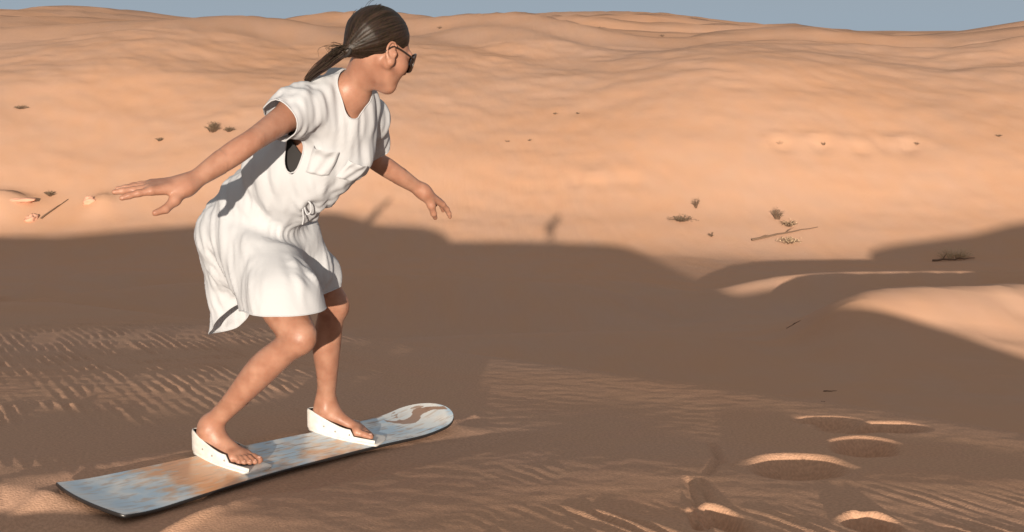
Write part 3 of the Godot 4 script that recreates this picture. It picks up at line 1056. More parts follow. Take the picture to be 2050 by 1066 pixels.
func build_dress(person: Node3D, home: Transform3D, toes: Vector3, across: Vector3, waist: Vector3, chest: Vector3, neck: Vector3, r_sho: Vector3, l_sho: Vector3, r_elb: Vector3, l_elb: Vector3, r_hip: Vector3, l_hip: Vector3, r_knee: Vector3, l_knee: Vector3) -> void:
	var d: Array[Prim] = []
	var spine := (chest - waist).normalized()
	# skirt
	d.append(cone(Vector3(-0.8711, 0.6994, -4.4200), Vector3(-0.7613, 0.6894, -4.4000), 0.126, 0.132, 0.06))
	d.append(cone(Vector3(-0.8199, 0.6833, -4.3300), Vector3(-0.6850, 0.5356, -4.1000), 0.125, 0.108, 0.07))
	d.append(cone(Vector3(-0.7488, 0.6866, -4.4200), Vector3(-0.6517, 0.5492, -4.4200), 0.116, 0.086, 0.07))
	d.append(cone(Vector3(-0.6850, 0.5356, -4.1000), Vector3(-0.6688, 0.4638, -4.0800), 0.108, 0.112, 0.05))
	d.append(cone(Vector3(-0.6517, 0.5492, -4.4200), Vector3(-0.6541, 0.4433, -4.4200), 0.086, 0.080, 0.05))
	d.append(cone(Vector3(-0.8871, 0.6733, -4.4000), Vector3(-0.9003, 0.3371, -4.3800), 0.100, 0.060, 0.07))
	d.append(cone(Vector3(-0.9003, 0.3371, -4.3800), Vector3(-0.6720, 0.4597, -4.1000), 0.060, 0.088, 0.07))
	# waist, loose bodice
	d.append(cone(Vector3(-0.8097, 0.7929, -4.3600), Vector3(-0.7147, 0.8100, -4.2800), 0.112, 0.106, 0.04))
	d.append(cone(Vector3(-0.7292, 0.8495, -4.3000), Vector3(-0.6630, 0.9088, -4.2600), 0.126, 0.134, 0.04))
	d.append(cone(Vector3(-0.6630, 0.9088, -4.2600), Vector3(-0.5538, 1.0193, -4.2000), 0.132, 0.120, 0.06))
	d.append(cone(Vector3(-0.5784, 0.9218, -4.2000), Vector3(-0.5026, 0.9594, -4.2000), 0.085, 0.080, 0.07))
	# shoulders and wide cap sleeves
	d.append(cone(r_sho + Vector3(0, -0.005, 0), chest.lerp(neck, 0.45), 0.062, 0.085, 0.05))
	d.append(cone(l_sho, chest.lerp(neck, 0.45), 0.060, 0.085, 0.05))
	d.append(cone(r_sho, r_sho.lerp(r_elb, 0.55), 0.060, 0.059, 0.04))
	d.append(cone(l_sho, l_sho.lerp(l_elb, 0.75), 0.058, 0.064, 0.04))
	d.append(cone(neck.lerp(chest, 0.2) - toes * 0.02, neck.lerp(chest, 0.3), 0.075, 0.08, 0.05))
	d.append(cone(r_sho, Vector3(-0.5121, 1.1668, -4.1400), 0.058, 0.050, 0.04))
	d.append(cone(l_sho, Vector3(-0.4516, 1.1308, -4.2000), 0.055, 0.045, 0.04))
	dress_prims = d
	var part := nets(Vector3(-1.20, 0.15, -4.75), Vector3(-0.22, 1.32, -3.70), 0.0075, d)
	print("dress raw ", part[0].size())
	var n0 := smooth_normals(part[0], part[1])
	# folds: cloth pushed in and out along its normal
	var fold := FastNoiseLite.new()
	fold.seed = 3
	fold.frequency = 1.0
	fold.fractal_octaves = 2
	var v: PackedVector3Array = part[0]
	var wy := waist.y
	for i in v.size():
		var p := v[i]
		var q := p - waist
		var t := q.dot(spine)               # along the trunk
		var u := q.dot(across)
		var w := q.dot(toes)
		var up := sstep(-0.01, 0.06, t)
		var e := 0.0
		# bodice: long soft folds from the shoulders to the waist
		e += up * 0.013 * fold.get_noise_3d(u * 16.0 + t * 2.0, w * 16.0, t * 3.0)
		e += up * 0.004 * sin((u * 1.0 + w * 0.6) * 95.0 + 3.0 * sin(t * 9.0)) * sstep(0.34, 0.05, t)
		# gathers at the waist
		var g := bell(t / 0.03) * sstep(0.20, 0.15, q.length())
		e += g * (0.0055 * fold.get_noise_3d(u * 34.0, w * 34.0, t * 7.0) - 0.016)
		# skirt: broad drapes that fall from the hip and pull over the thighs
		var lo := sstep(0.0, -0.08, t)
		var yy := p.y - wy
		e += lo * 0.013 * fold.get_noise_3d(u * 9.0 - yy * 2.5, w * 9.0 + yy * 4.0, yy * 2.0 + 7.0)
		e += lo * 0.0075 * fold.get_noise_3d(u * 26.0 - yy * 9.0, w * 26.0 + yy * 12.0, yy * 5.0 + 20.0)
		v[i] = p + n0[i] * e
	part[0] = v
	# openings: hem with a longer back, neckline, sleeve ends, deep armhole on her right
	var mid := (r_hip + l_hip) * 0.5
	var nk := Vector3(-0.4615, 1.1616, -4.1200)
	var nv := Vector3(-0.4487, 1.0977, -4.0600)
	var rs := r_sho.lerp(r_elb, 0.36)
	var rd := ((r_elb - r_sho).normalized() * 0.8 + (r_elb - neck).normalized() * 0.3 + Vector3(0, 0.12, 0)).normalized()
	var ls := l_sho.lerp(l_elb, 0.62)
	var ld := (l_elb - l_sho).normalized()
	var hole := Vector3(-0.6704, 1.0084, -4.0600)
	var keep := func(p: Vector3) -> float:
		var w := (p - mid).dot(toes)
		var u := (p - mid).dot(across)
		var hem := 0.480 + 0.03 * sstep(0.0, 0.2, w) - 0.115 * sstep(0.0, -0.17, w + 0.02) + 0.02 * sstep(0.05, 0.25, u) * sstep(-0.02, 0.1, w)
		hem += 0.010 * bell((w + 0.02) / 0.03)
		var g := hem - p.y
		var o1 := 0.062 - (p - nk).length()
		var o2 := 0.034 - (p - nv).length()
		var bl := clampf(0.5 + (o1 - o2) / 0.09, 0.0, 1.0)
		g = maxf(g, lerpf(o2, o1, bl) + 0.045 * bl * (1.0 - bl))
		if (p - r_sho).length() < 0.26: g = maxf(g, minf((p - rs).dot(rd), (0.13 - (p - rs).length())))
		if (p - l_sho).length() < 0.30: g = maxf(g, minf((p - ls).dot(ld), (0.14 - (p - ls).length())))
		var a := p - hole
		if a.dot(across) < 0.10:
			var f := Vector2(a.dot(toes) - a.y * 0.12, a.y)
			g = maxf(g, (1.0 - Vector2(f.x / 0.030, f.y / 0.100).length()) * 0.030)
		return g
	part = trim(part, keep, 0.0075)
	var acc := [PackedVector3Array(), PackedInt32Array()]
	join_into(acc, part, home)
	var dress := put("dress", arr_mesh(acc[0], smooth_normals(acc[0], acc[1]), acc[1]), M.dress, person)
	hems(dress, acc)
	dress.set_meta("label", "loose white knee length dress with cap sleeves and chest pockets")
	# black top that shows in the armhole
	var tb: Array[Prim] = []
	tb.append(cone(waist.lerp(chest, 0.45), chest.lerp(neck, 0.1), 0.104, 0.106, 0.05))
	var top := nets(Vector3(-1.0, 0.75, -4.5), Vector3(-0.3, 1.25, -3.9), 0.01, tb)
	var kt := func(p: Vector3) -> float:
		var t := (p - waist.lerp(chest, 0.45)).dot(spine)
		return maxf(0.030 - t, t - 0.115)
	top = trim(top, kt, 0.01)
	var acc2 := [PackedVector3Array(), PackedInt32Array()]
	join_into(acc2, top, home)
	put("black_top", arr_mesh(acc2[0], smooth_normals(acc2[0], acc2[1]), acc2[1]), M.black_cloth, person)
	# pockets lie on the cloth
	pocket(dress, home, Vector3(-0.5783, 0.9860, -4.0500), Vector3(-0.4934, 0.9658, -4.0500), Vector3(-0.5241, 0.8815, -4.0500), Vector3(-0.6076, 0.9106, -4.0500))
	pocket(dress, home, Vector3(-0.4711, 0.9458, -4.0800), Vector3(-0.4250, 0.9287, -4.1400), Vector3(-0.4587, 0.8663, -4.1400), Vector3(-0.5074, 0.8843, -4.0800))
	# drawstring at the waist with a bow
	for q: Array in [[Vector3(-0.6230, 0.8222, -4.1600), Vector3(-0.6095, 0.8275, -4.1400), Vector3(-0.5986, 0.8161, -4.1350), Vector3(-0.5991, 0.7952, -4.1350), Vector3(-0.6105, 0.7856, -4.1400), Vector3(-0.6190, 0.8023, -4.1500), Vector3(-0.6222, 0.8213, -4.1550)], [Vector3(-0.6222, 0.8213, -4.1550), Vector3(-0.6250, 0.7993, -4.1500), Vector3(-0.6242, 0.7723, -4.1500), Vector3(-0.6276, 0.7542, -4.1500)]]:
		var cord := []
		for p: Vector3 in q: cord.append(home * p)
		var cs := spline(cord, 24)
		var cr := []
		for p in cs: cr.append(0.0034)
		put("drawstring", tube(cs, cr, 8, 0.7), M.dress, dress)

# the stitched edges: a thin roll along every open rim of the cloth
func hems(dress: Node3D, acc: Array) -> void:
	var v: PackedVector3Array = acc[0]
	var idx: PackedInt32Array = acc[1]
	var once := {}
	for i in range(0, idx.size(), 3):
		for q in 3:
			var a := idx[i + q]
			var b := idx[i + (q + 1) % 3]
			if once.has(Vector2i(b, a)): once.erase(Vector2i(b, a))
			else: once[Vector2i(a, b)] = true
	var next := {}
	for e in once: next[e.x] = e.y
	while not next.is_empty():
		var start: int = next.keys()[0]
		var loop := []
		var k := start
		while next.has(k):
			loop.append(v[k])
			var n: int = next[k]
			next.erase(k)
			k = n
		if loop.size() < 30: continue
		var sm := loop
		for again in 3:
			var c := []
			for i in sm.size(): c.append((sm[i - 1] + sm[i] * 2.0 + sm[(i + 1) % sm.size()]) / 4.0)
			sm = c
		var thin := []
		var rad := []
		for i in range(0, sm.size(), 2):
			thin.append(sm[i])
			rad.append(0.0021)
		thin.append(sm[0])
		rad.append(0.0021)
		put("hem", tube(thin, rad, 6), M.dress, dress)

# the nearest point of the cloth and the way out of it there
func onto_cloth(p: Vector3) -> Array:
	var n := Vector3.UP
	for i in 10:
		var d := field(p, dress_prims)
		var h := 0.002
		n = Vector3(field(p + Vector3(h, 0, 0), dress_prims) - d, field(p + Vector3(0, h, 0), dress_prims) - d, field(p + Vector3(0, 0, h), dress_prims) - d).normalized()
		p -= n * d
	return [p, n]

func pocket(dress: Node3D, home: Transform3D, a: Vector3, b: Vector3, c: Vector3, e: Vector3) -> void:
	# a b c e: corners, laid onto the cloth; the mouth between a and b stands off a little
	var rings := []
	var nn := 14
	for j in nn + 1:
		var r := PackedVector3Array()
		for i in nn + 1:
			var u := float(i) / nn
			var w := float(j) / nn
			var at := onto_cloth(a.lerp(b, u).lerp(e.lerp(c, u), w))
			var rim := minf(minf(u, 1.0 - u), 1.0 - w)
			var lift := 0.0075 * sstep(0.0, 0.07, rim) + 0.011 * sstep(0.35, 0.0, w) * sin(PI * u)
			r.append(home * (at[0] + at[1] * (lift + 0.006 + 0.002 * sin(u * 14.0 + w * 5.0))))
		rings.append(r)
	put("pocket", skin_rings(rings, false), M.dress, dress)

func build_hair(person: Node3D, hf: Transform3D) -> void:
	var pr: Array[Prim] = []
	pr.append(ball(Vector3(0, 0.050, -0.016), Vector3(0.0795, 0.088, 0.102), 0.02))
	pr.append(cone(Vector3(0, 0.015, -0.065), Vector3(0, -0.040, -0.108), 0.055, 0.020, 0.05))
	var part := nets(Vector3(-0.10, -0.09, -0.16), Vector3(0.10, 0.16, 0.12), 0.0034, pr)
	var keep := func(p: Vector3) -> float:
		var line := hermite([-0.14, -0.10, -0.06, -0.022, -0.008, 0.03, 0.055, 0.075, 0.095], [-0.075, -0.070, -0.058, -0.030, 0.028, 0.026, 0.030, 0.062, 0.09], p.z)
		return line - p.y
	part = trim(part, keep, 0.0034)
	var v: PackedVector3Array = part[0]
	var n0 := smooth_normals(part[0], part[1])
	var col := PackedColorArray()
	var knot := Vector3(0, -0.040, -0.112)
	var f := FastNoiseLite.new()
	f.seed = 8
	f.frequency = 1.0
	f.fractal_octaves = 3
	for i in v.size():
		var q := v[i] - knot
		# strands run to the knot: constant along rays, varied round them
		var ax := Vector3(0, 0.62, 0.78)
		var sx := Vector3(1, 0, 0)
		var an := atan2(q.dot(sx), q.dot(ax.cross(sx)))
		var s := f.get_noise_2d(an * 17.0, q.length() * 9.0)
		var s2 := f.get_noise_2d(an * 5.0 + 30.0, q.length() * 6.0)
		v[i] += n0[i] * (0.0005 * s + 0.0012 * s2)
		col.append(Color(0.012, 0.008, 0.006).lerp(Color(0.045, 0.028, 0.019), clampf(0.35 + 0.8 * s + 0.4 * s2, 0.0, 1.0)))
	var acc := [PackedVector3Array(), PackedInt32Array()]
	join_into(acc, [v, part[1]], hf)
	var hair := put("hair", arr_mesh(acc[0], smooth_normals(acc[0], acc[1]), acc[1], col), M.hair, person)
	# ponytail: a bundle of tapering locks
	var locks := []
	var acc2 := [PackedVector3Array(), PackedInt32Array()]
	var col2 := PackedColorArray()
	var rng := RandomNumberGenerator.new()
	rng.seed = 4
	var k0 := hf * knot
	var home := hf * Transform3D.IDENTITY
	for i in 110:
		var a := rng.randf() * TAU
		var r := sqrt(rng.randf()) * 0.016
		var o := Vector3(cos(a) * r, sin(a) * r, 0)
		var pts := []
		var way := [Vector3.ZERO, Vector3(-0.030, -0.014, -0.010), Vector3(-0.062, -0.036, -0.022), Vector3(-0.098, -0.062, -0.045), Vector3(-0.130, -0.090, -0.075)]
		for j in 5:
			var spread: float = [0.7, 1.3, 1.4, 1.1, 0.55][j]
			pts.append(k0 + way[j] + Vector3(o.x * 0.4, o.y, o.x) * spread + Vector3(rng.randf_range(-1, 1), rng.randf_range(-1, 1), 0) * 0.003)
		var sm := spline(pts, 14)
		var rad := []
		for j in 15: rad.append(lerpf(0.0026, 0.0006, pow(j / 14.0, 1.5)))
		var t := tube(sm, rad, 5)
		var arr := t.surface_get_arrays(0)
		join_into(acc2, [arr[Mesh.ARRAY_VERTEX], arr[Mesh.ARRAY_INDEX]])
		var c := Color(0.010, 0.007, 0.006).lerp(Color(0.055, 0.036, 0.026), rng.randf())
		for q in arr[Mesh.ARRAY_VERTEX].size(): col2.append(c)
	# loose hairs round the knot and over the crown
	for i in 60:
		var a := rng.randf_range(-1.3, 1.3)
		var from := Vector3(sin(a) * 0.079, 0.05 + cos(a) * 0.087, -0.016 - rng.randf_range(0.0, 0.07)) if i < 34 else knot + Vector3(rng.randf_range(-0.02, 0.02), rng.randf_range(-0.01, 0.02), 0)
		var out := (from - Vector3(0, 0.03, -0.016)).normalized() * rng.randf_range(0.004, 0.012) if i < 34 else Vector3(rng.randf_range(-0.02, 0.02), rng.randf_range(-0.02, 0.01), -0.02)
		var run := (knot - from) * rng.randf_range(0.25, 0.5) if i < 34 else Vector3(rng.randf_range(-0.03, 0.03), rng.randf_range(-0.07, -0.01), rng.randf_range(-0.06, -0.02))
		var pts := [hf * from, hf * (from + run * 0.4 + out), hf * (from + run * 0.8 + out * 1.1), hf * (from + run)]
		var t := tube(spline(pts, 8), [0.0006, 0.0007, 0.0007, 0.0007, 0.0007, 0.0006, 0.0006, 0.0005, 0.0003], 3)
		var arr := t.surface_get_arrays(0)
		join_into(acc2, [arr[Mesh.ARRAY_VERTEX], arr[Mesh.ARRAY_INDEX]])
		for q in arr[Mesh.ARRAY_VERTEX].size(): col2.append(Color(0.03, 0.02, 0.014))
	put("ponytail", arr_mesh(acc2[0], smooth_normals(acc2[0], acc2[1]), acc2[1], col2), M.hair, hair)
	var ring := []
	var rr := []
	for i in 25:
		var t := TAU * i / 24.0
		ring.append(hf * (knot + Vector3(cos(t) * 0.018, sin(t) * 0.018, 0.002)))
		rr.append(0.0055)
	put("hair_tie", tube(ring, rr, 8), M.hair_tie, hair)

func build_glasses(person: Node3D, hf: Transform3D) -> void:
	var g := Node3D.new()
	g.name = "sunglasses"
	person.add_child(g, true)
	for s: float in [-1.0, 1.0]:
		var rings := []
		var fr := []
		for j in 9:
			var r := PackedVector3Array()
			for i in 25:
				var t := TAU * i / 24.0
				var k := j / 8.0
				var x := 0.034 * s + 0.031 * k * signf(cos(t)) * pow(absf(cos(t)), 0.7)
				var y := 0.007 + 0.029 * k * signf(sin(t)) * pow(absf(sin(t)), 0.75) - 0.003 * k * absf(cos(t))
				r.append(hf * Vector3(x, y, 0.116 - 5.5 * x * x))
			rings.append(r)
		put("lens", skin_rings(rings, false), M.lens, g)
		for p in rings[8]: fr.append(p)
		var rr := []
		for p in fr: rr.append(0.0026)
		put("rim", tube(fr, rr, 6), M.frame, g)
		var tp := spline([hf * Vector3(0.063 * s, 0.012, 0.094), hf * Vector3(0.073 * s, 0.014, 0.062), hf * Vector3(0.0785 * s, 0.017, 0.015), hf * Vector3(0.080 * s, 0.013, -0.010), hf * Vector3(0.077 * s, -0.010, -0.030)], 16)
		var tr := []
		for p in tp: tr.append(0.0027)
		put("temple", tube(tp, tr, 6), M.frame, g)
	put("bridge", tube([hf * Vector3(-0.009, 0.010, 0.1155), hf * Vector3(0, 0.012, 0.118), hf * Vector3(0.009, 0.010, 0.1155)], [0.0022, 0.002, 0.0022], 6), M.frame, g)

# ---------------------------------------------------------------- what grows and lies on the dunes
func on_sand(x: float, d: float) -> Vector3:
	return Vector3(x, EYE + ground(x, d), -d)

func add_twig(acc: Array, pts: Array, r0: float, r1: float) -> void:
	var o: int = acc[0].size()
	var n := pts.size()
	for i in n:
		var dir: Vector3 = (pts[mini(i + 1, n - 1)] - pts[maxi(i - 1, 0)]).normalized()
		var s := dir.cross(Vector3(0.3, 0.2, 0.93)).normalized()
		var u := s.cross(dir)
		var r := lerpf(r0, r1, float(i) / (n - 1))
		for k in 4: acc[0].append(pts[i] + (s * cos(TAU * k / 4.0) + u * sin(TAU * k / 4.0)) * r)
	for i in n - 1:
		for k in 4:
			var a := o + i * 4 + k
			var b := o + i * 4 + (k + 1) % 4
			acc[1].append_array([a, b, a + 4, b, b + 4, a + 4])

# a low bush: bent twigs from a common foot, small leaves along them
func bush(called: String, label: String, x: float, d: float, wide: float, high: float, twigs: int, leaves: int, seed_: int, tm: Material, lm: Material, group := "", category := "shrub") -> void:
	var rng := RandomNumberGenerator.new()
	rng.seed = seed_
	var root := base(called, on_sand(x, d) - Vector3(0, 0.02, 0))
	var tw := [PackedVector3Array(), PackedInt32Array()]
	var lf := [PackedVector3Array(), PackedInt32Array()]
	for i in twigs:
		var a := rng.randf() * TAU
		var out := Vector3(cos(a), 0, sin(a)) * wide * 0.5 * sqrt(rng.randf())
		var top := out + Vector3(0, high * rng.randf_range(0.45, 1.0) * (1.0 - 0.45 * out.length() / (wide * 0.5)), 0)
		var foot := out * 0.35 * rng.randf()
		var pts := []
		for j in 5:
			var u := j / 4.0
			pts.append(foot.lerp(top, u) + Vector3(0, high * 0.12 * sin(PI * u), 0) + Vector3(rng.randf_range(-1, 1), rng.randf_range(-1, 1) * 0.5, rng.randf_range(-1, 1)) * 0.035 * wide * u)
		add_twig(tw, pts, 0.010 + 0.006 * wide, 0.003)
		for q in int(ceil(float(leaves) / twigs)):
			var u := rng.randf_range(0.25, 1.0) * 3.99
			var c: Vector3 = pts[int(u)].lerp(pts[int(u) + 1], u - floorf(u)) + Vector3(rng.randf_range(-1, 1), rng.randf_range(-1, 1), rng.randf_range(-1, 1)) * 0.05 * wide
			var dir := Vector3(rng.randf_range(-1, 1), rng.randf_range(-0.3, 1), rng.randf_range(-1, 1)).normalized()
			var s := dir.cross(Vector3(rng.randf_range(-1, 1), rng.randf_range(-1, 1), rng.randf_range(-1, 1))).normalized()
			var ln := 0.045 * (0.6 + wide * 0.7) * rng.randf_range(0.7, 1.3)
			var o: int = lf[0].size()
			lf[0].append_array([c, c + dir * ln * 0.5 + s * ln * 0.22, c + dir * ln, c + dir * ln * 0.5 - s * ln * 0.22])
			lf[1].append_array([o, o + 1, o + 2, o, o + 2, o + 3])
	put("twigs", arr_mesh(tw[0], smooth_normals(tw[0], tw[1]), tw[1]), tm, root)
	if leaves > 0: put("foliage", arr_mesh(lf[0], smooth_normals(lf[0], lf[1]), lf[1]), lm, root)
	tag(root, label, category, group)

# a tussock of grass blades
func tussock(called: String, label: String, x: float, d: float, wide: float, high: float, n: int, seed_: int, group := "") -> void:
	var rng := RandomNumberGenerator.new()
	rng.seed = seed_
	var root := base(called, on_sand(x, d) - Vector3(0, 0.03, 0))
	var acc := [PackedVector3Array(), PackedInt32Array()]
	for i in n:
		var a := rng.randf() * TAU
		var r := sqrt(rng.randf())
		var foot := Vector3(cos(a) * wide * 0.42, 0, sin(a) * wide * 0.22) * r
		var lean := Vector3(cos(a), 0, sin(a)) * rng.randf_range(0.05, 0.5) * high + Vector3(rng.randf_range(-0.1, 0.1), 0, 0)
		var hh := high * rng.randf_range(0.4, 1.0) * (1.0 - 0.35 * r)
		var pts := []
		for j in 5:
			var u := j / 4.0
			pts.append(foot + lean * u * u + Vector3(0, hh * (u - 0.18 * u * u), 0))
		add_twig(acc, pts, 0.011, 0.002)
	put("blades", arr_mesh(acc[0], smooth_normals(acc[0], acc[1]), acc[1]), M.dry_grass, root)
	tag(root, label, "grass", group)

func branch(called: String, label: String, from: Vector3, to: Vector3, r: float, forks: Array, seed_: int, category := "branch") -> void:
	var rng := RandomNumberGenerator.new()
	rng.seed = seed_
	var root := base(called, from)
	var run := to - from
	var pts := []
	for j in 9:
		var u := j / 8.0
		pts.append(run * u + Vector3(rng.randf_range(-1, 1), rng.randf_range(-0.6, 1.0), rng.randf_range(-1, 1)) * r * 0.9 * sin(PI * u))
	var rad := []
	for j in 9: rad.append(lerpf(r, r * 0.3, j / 8.0))
	put("stem", tube(pts, rad, 8), M.twig, root)
	for f in forks:
		var a: Vector3 = pts[int(f[0] * 8.0)]
		var side: Vector3 = f[1]
		var fp := [a, a + side * 0.4 + Vector3(0, 0.02, 0), a + side * 0.75, a + side]
		put("side_twig", tube(fp, [r * f[2], r * f[2] * 0.8, r * f[2] * 0.5, r * f[2] * 0.25], 6), M.twig, root)
	tag(root, label, category)

func stone(label: String, x: float, d: float, size: Vector3, turn: float, seed_: int) -> void:
	var f := FastNoiseLite.new()
	f.seed = seed_
	f.frequency = 0.9
	var rings := []
	for j in 13:
		var lat := -PI / 2 + PI * j / 12.0
		var r := PackedVector3Array()
		for i in 18:
			var lon := TAU * i / 18.0
			var n := Vector3(cos(lat) * cos(lon), sin(lat), cos(lat) * sin(lon))
			var k := 1.0 + 0.7 * f.get_noise_3d(n.x * 1.3, n.y * 1.3, n.z * 1.3)
			r.append((n * size * 0.5 * k).rotated(Vector3.UP, turn))
		rings.append(r)
	var o := put("stone", skin_rings(rings, true), M.stone)
	o.position = on_sand(x, d) - Vector3(0, size.y * 0.06, 0)
	tag(o, label, "stone")

func scatter() -> void:
	bush("scrub_bush", "round dark scrub bush on the bright slope left of the woman", -15.95, 74.7, 0.95, 0.72, 70, 900, 1, M.twig, M.dark_leaf)
	bush("scrub_bush", "small flat dark bush close beside the round scrub bush", -15.05, 74.5, 0.75, 0.38, 40, 400, 2, M.twig, M.dark_leaf)
	bush("scrub_bush", "small dark bush above the pinkish stones at the far left", -23.1, 69.5, 0.75, 0.36, 36, 300, 3, M.twig, M.dark_leaf)
	bush("scrub_bush", "low dark tuft on a sand hummock left of the round scrub bush", -18.7, 74.3, 0.55, 0.28, 24, 160, 4, M.twig, M.dark_leaf)
	bush("scrub_bush", "low dark tuft on the bright slope at the left edge", -27.0, 77.3, 0.95, 0.26, 26, 200, 5, M.twig, M.dark_leaf)
	bush("scrub_bush", "leafy dark shrub standing behind the long fallen branch", 12.75, 66.8, 0.75, 0.80, 34, 170, 6, M.twig, M.dark_leaf)
	bush("scrub_bush", "thin low shrub just behind the middle of the fallen branch", 13.2, 66.2, 1.1, 0.45, 34, 120, 7, M.twig, M.dry_grass)
	bush("scrub_bush", "sparse upright shrub on the slope left of the fallen branch", 8.95, 67.5, 0.62, 0.75, 24, 120, 8, M.twig, M.dark_leaf)
	bush("scrub_bush", "low creeping scrub below the sparse upright shrub", 8.1, 66.3, 1.6, 0.30, 44, 260, 9, M.twig, M.dark_leaf)
	bush("scrub_bush", "tiny reddish tuft below the creeping scrub near the shadow edge", 9.35, 64.9, 0.5, 0.30, 16, 60, 10, M.twig, M.dark_leaf)
	bush("scrub_bush", "pale dry scrub in front of the long fallen branch", 12.9, 64.6, 1.3, 0.36, 40, 260, 11, M.twig, M.dry_grass)
	bush("scrub_bush", "tiny dark tuft high on the bright slope at the right edge", 25.6, 73.7, 0.5, 0.16, 14, 50, 12, M.twig, M.dark_leaf)
	var far := [[-5.3, 103.8, "tiny dry tuft on the far ridge close right of the woman's face"], [6.15, 100.9, "left one of the two tiny tufts near the middle of the far ridge"], [10.85, 102.2, "right one of the two tiny tufts near the middle of the far ridge"],
		[2.4, 77.4, "left tuft of the upper pair of specks on the middle slope"], [3.6, 77.3, "right tuft of the upper pair of specks on the middle slope"], [-0.25, 73.8, "left tuft of the lower pair of specks on the middle slope"], [0.92, 74.0, "right tuft of the lower pair of specks on the middle slope"]]
	for i in far.size():
		bush("dry_tuft", far[i][2], far[i][0], far[i][1], 0.5 if i < 3 else 0.34, 0.26 if i < 3 else 0.14, 14, 50, 20 + i, M.twig, M.dark_leaf, "tiny dry tufts on the bright slope", "tuft")
	var row := [[13.9, 72.6, "left tuft of the row of old tracks on the right hand slope"], [16.2, 72.7, "middle tuft of the row of old tracks on the right hand slope"], [21.1, 72.9, "right tuft of the row of old tracks on the right hand slope"]]
	for i in row.size():
		bush("dry_tuft", row[i][2], row[i][0], row[i][1], 0.42, 0.30, 10, 40, 40 + i, M.twig, M.dark_leaf, "row of tiny tufts on the right hand slope", "tuft")
	tussock("dry_grass", "pale dry grass clump with sunlit tips at the shadow edge on the right", 20.1, 62.7, 1.5, 0.85, 150, 30)
	branch("dead_branch", "dark dead branch lying at the foot of the pale grass clump", on_sand(18.95, 62.2) + Vector3(0, 0.05, 0), on_sand(20.9, 62.35) + Vector3(0, 0.06, 0), 0.05, [[0.3, Vector3(0.15, 0.28, 0.05), 0.5], [0.6, Vector3(0.3, 0.14, 0.1), 0.4]], 50)
	branch("dead_branch", "long dark fallen branch on the bright sand above the hollow", on_sand(11.2, 64.6) + Vector3(0, 0.08, 0), on_sand(14.6, 66.1) + Vector3(0, 0.06, 0), 0.055, [[0.2, Vector3(0.35, 0.18, 0.1), 0.5], [0.55, Vector3(0.4, 0.25, -0.1), 0.4]], 51)
	branch("dead_branch", "thin bare stick lying between the two pinkish stones", on_sand(-22.95, 67.6) + Vector3(0, 0.03, 0), on_sand(-22.1, 69.2) + Vector3(0, 0.06, 0), 0.05, [], 52)
	branch("dead_branch", "small reddish twig on the shaded sand below the lit low dune", on_sand(7.5, 37.4) + Vector3(0, 0.01, 0), on_sand(7.85, 37.3) + Vector3(0, 0.02, 0), 0.018, [[0.6, Vector3(0.07, 0.04, 0), 0.7]], 53)
	branch("dead_branch", "small dark twig on the shaded sand above the footprints", on_sand(6.85, 29.9) + Vector3(0, 0.01, 0), on_sand(7.12, 29.8) + Vector3(0, 0.02, 0), 0.014, [], 54)
	branch("dead_branch", "short stub of dark wood just below the small dark twig", on_sand(6.52, 28.9) + Vector3(0, 0.01, 0), on_sand(6.66, 28.9) + Vector3(0, 0.01, 0), 0.016, [], 55)
	# it stands on the crest outside the frame; the photograph shows its forked shadow on the far slope
	branch("dead_branch", "forked bare branch standing on the dune crest, its shadow right of the woman", on_sand(-9.55, 3.2) - Vector3(0, 0.1, 0), on_sand(-9.55, 3.2) + Vector3(0.85, 1.18, 0), 0.20, [[0.4, Vector3(-0.12, 0.45, 0), 0.55]], 56)
	stone("pinkish rounded stone left of the hand with a dark side", -20.9, 68.8, Vector3(0.70, 0.5, 0.55), 0.3, 60)
	stone("pinkish rounded stone at the end of the thin stick", -23.35, 67.5, Vector3(0.62, 0.45, 0.5), 0.9, 61)
	stone("flat elongated pinkish stone at the left edge above the shadow", -24.2, 68.4, Vector3(1.5, 0.26, 0.6), 0.1, 62)

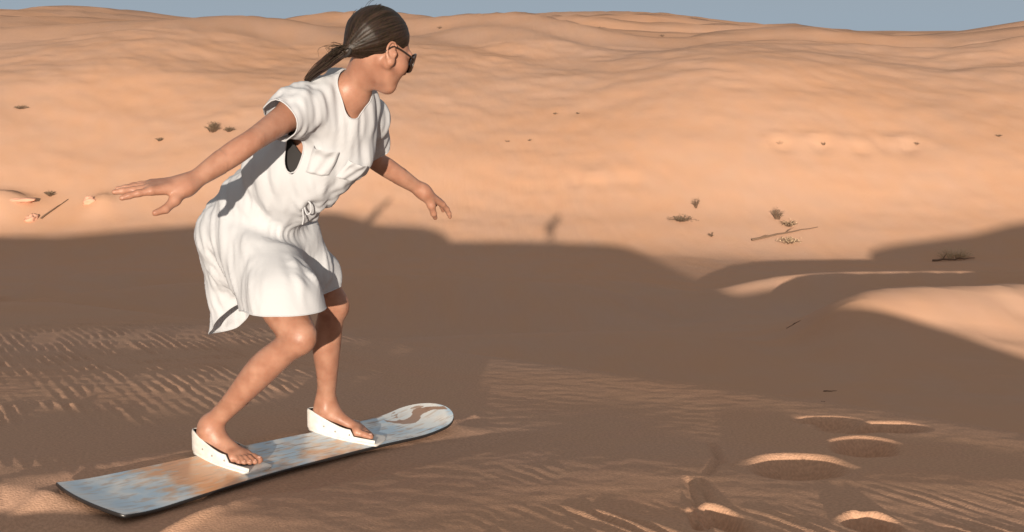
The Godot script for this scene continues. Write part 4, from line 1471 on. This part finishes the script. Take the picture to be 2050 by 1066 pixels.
# ----------------------------------------------------------------
func _ready() -> void:
	fine.seed = 11
	fine.frequency = 1.0
	fine.fractal_octaves = 3
	soft.seed = 23
	soft.frequency = 0.02
	soft.fractal_octaves = 3
	var cam := Camera3D.new()
	cam.fov = rad_to_deg(2.0 * atan(533.0 / 2800.0))
	cam.near = 0.1
	cam.far = 6000.0
	cam.position = Vector3(0, EYE, 0)
	cam.rotation = Vector3(-atan(453.0 / 2800.0), 0, 0)
	add_child(cam)
	cam.current = true
	var env := Environment.new()
	env.background_mode = Environment.BG_SKY
	var sky := Sky.new()
	var sm := ProceduralSkyMaterial.new()
	sm.sky_top_color = Color(0.245, 0.250, 0.255).linear_to_srgb()
	sm.sky_horizon_color = Color(0.235, 0.290, 0.345).linear_to_srgb()
	sm.sky_curve = 0.10
	sm.ground_bottom_color = Color(0.20, 0.13, 0.08).linear_to_srgb()
	sm.ground_horizon_color = Color(0.235, 0.290, 0.345).linear_to_srgb()
	sm.sun_angle_max = 45.0
	sm.sun_curve = 0.3
	sky.sky_material = sm
	env.sky = sky
	env.tonemap_mode = Environment.TONE_MAPPER_LINEAR
	env.tonemap_exposure = 1.36
	env.sdfgi_enabled = true
	env.ssao_enabled = true
	env.ssil_enabled = true
	var we := WorldEnvironment.new()
	we.environment = env
	add_child(we)
	var sun := DirectionalLight3D.new()
	sun.name = "sun"
	var e := deg_to_rad(7.6)
	var ph := deg_to_rad(2.4)
	sun_travel = Vector3(sin(ph) * cos(e), -sin(e), -cos(ph) * cos(e))
	sun.light_energy = 1.6
	sun.light_color = Color(1.0, 0.94, 0.865)
	sun.light_angular_distance = 0.5
	sun.shadow_enabled = true
	add_child(sun)
	sun.look_at_from_position(Vector3.ZERO, sun_travel)
	make_materials()
	build_sand()
	print("sand done ", Time.get_ticks_msec())
	var board := build_board()
	var rf := foot_frame(0.515, -0.176, 0.560, 0.050)
	var lf := foot_frame(1.010, -0.160, 1.105, 0.040)
	binding(board, rf)
	binding(board, lf)
	build_rider(rf, lf)
	scatter()
	print("done ", Time.get_ticks_msec())
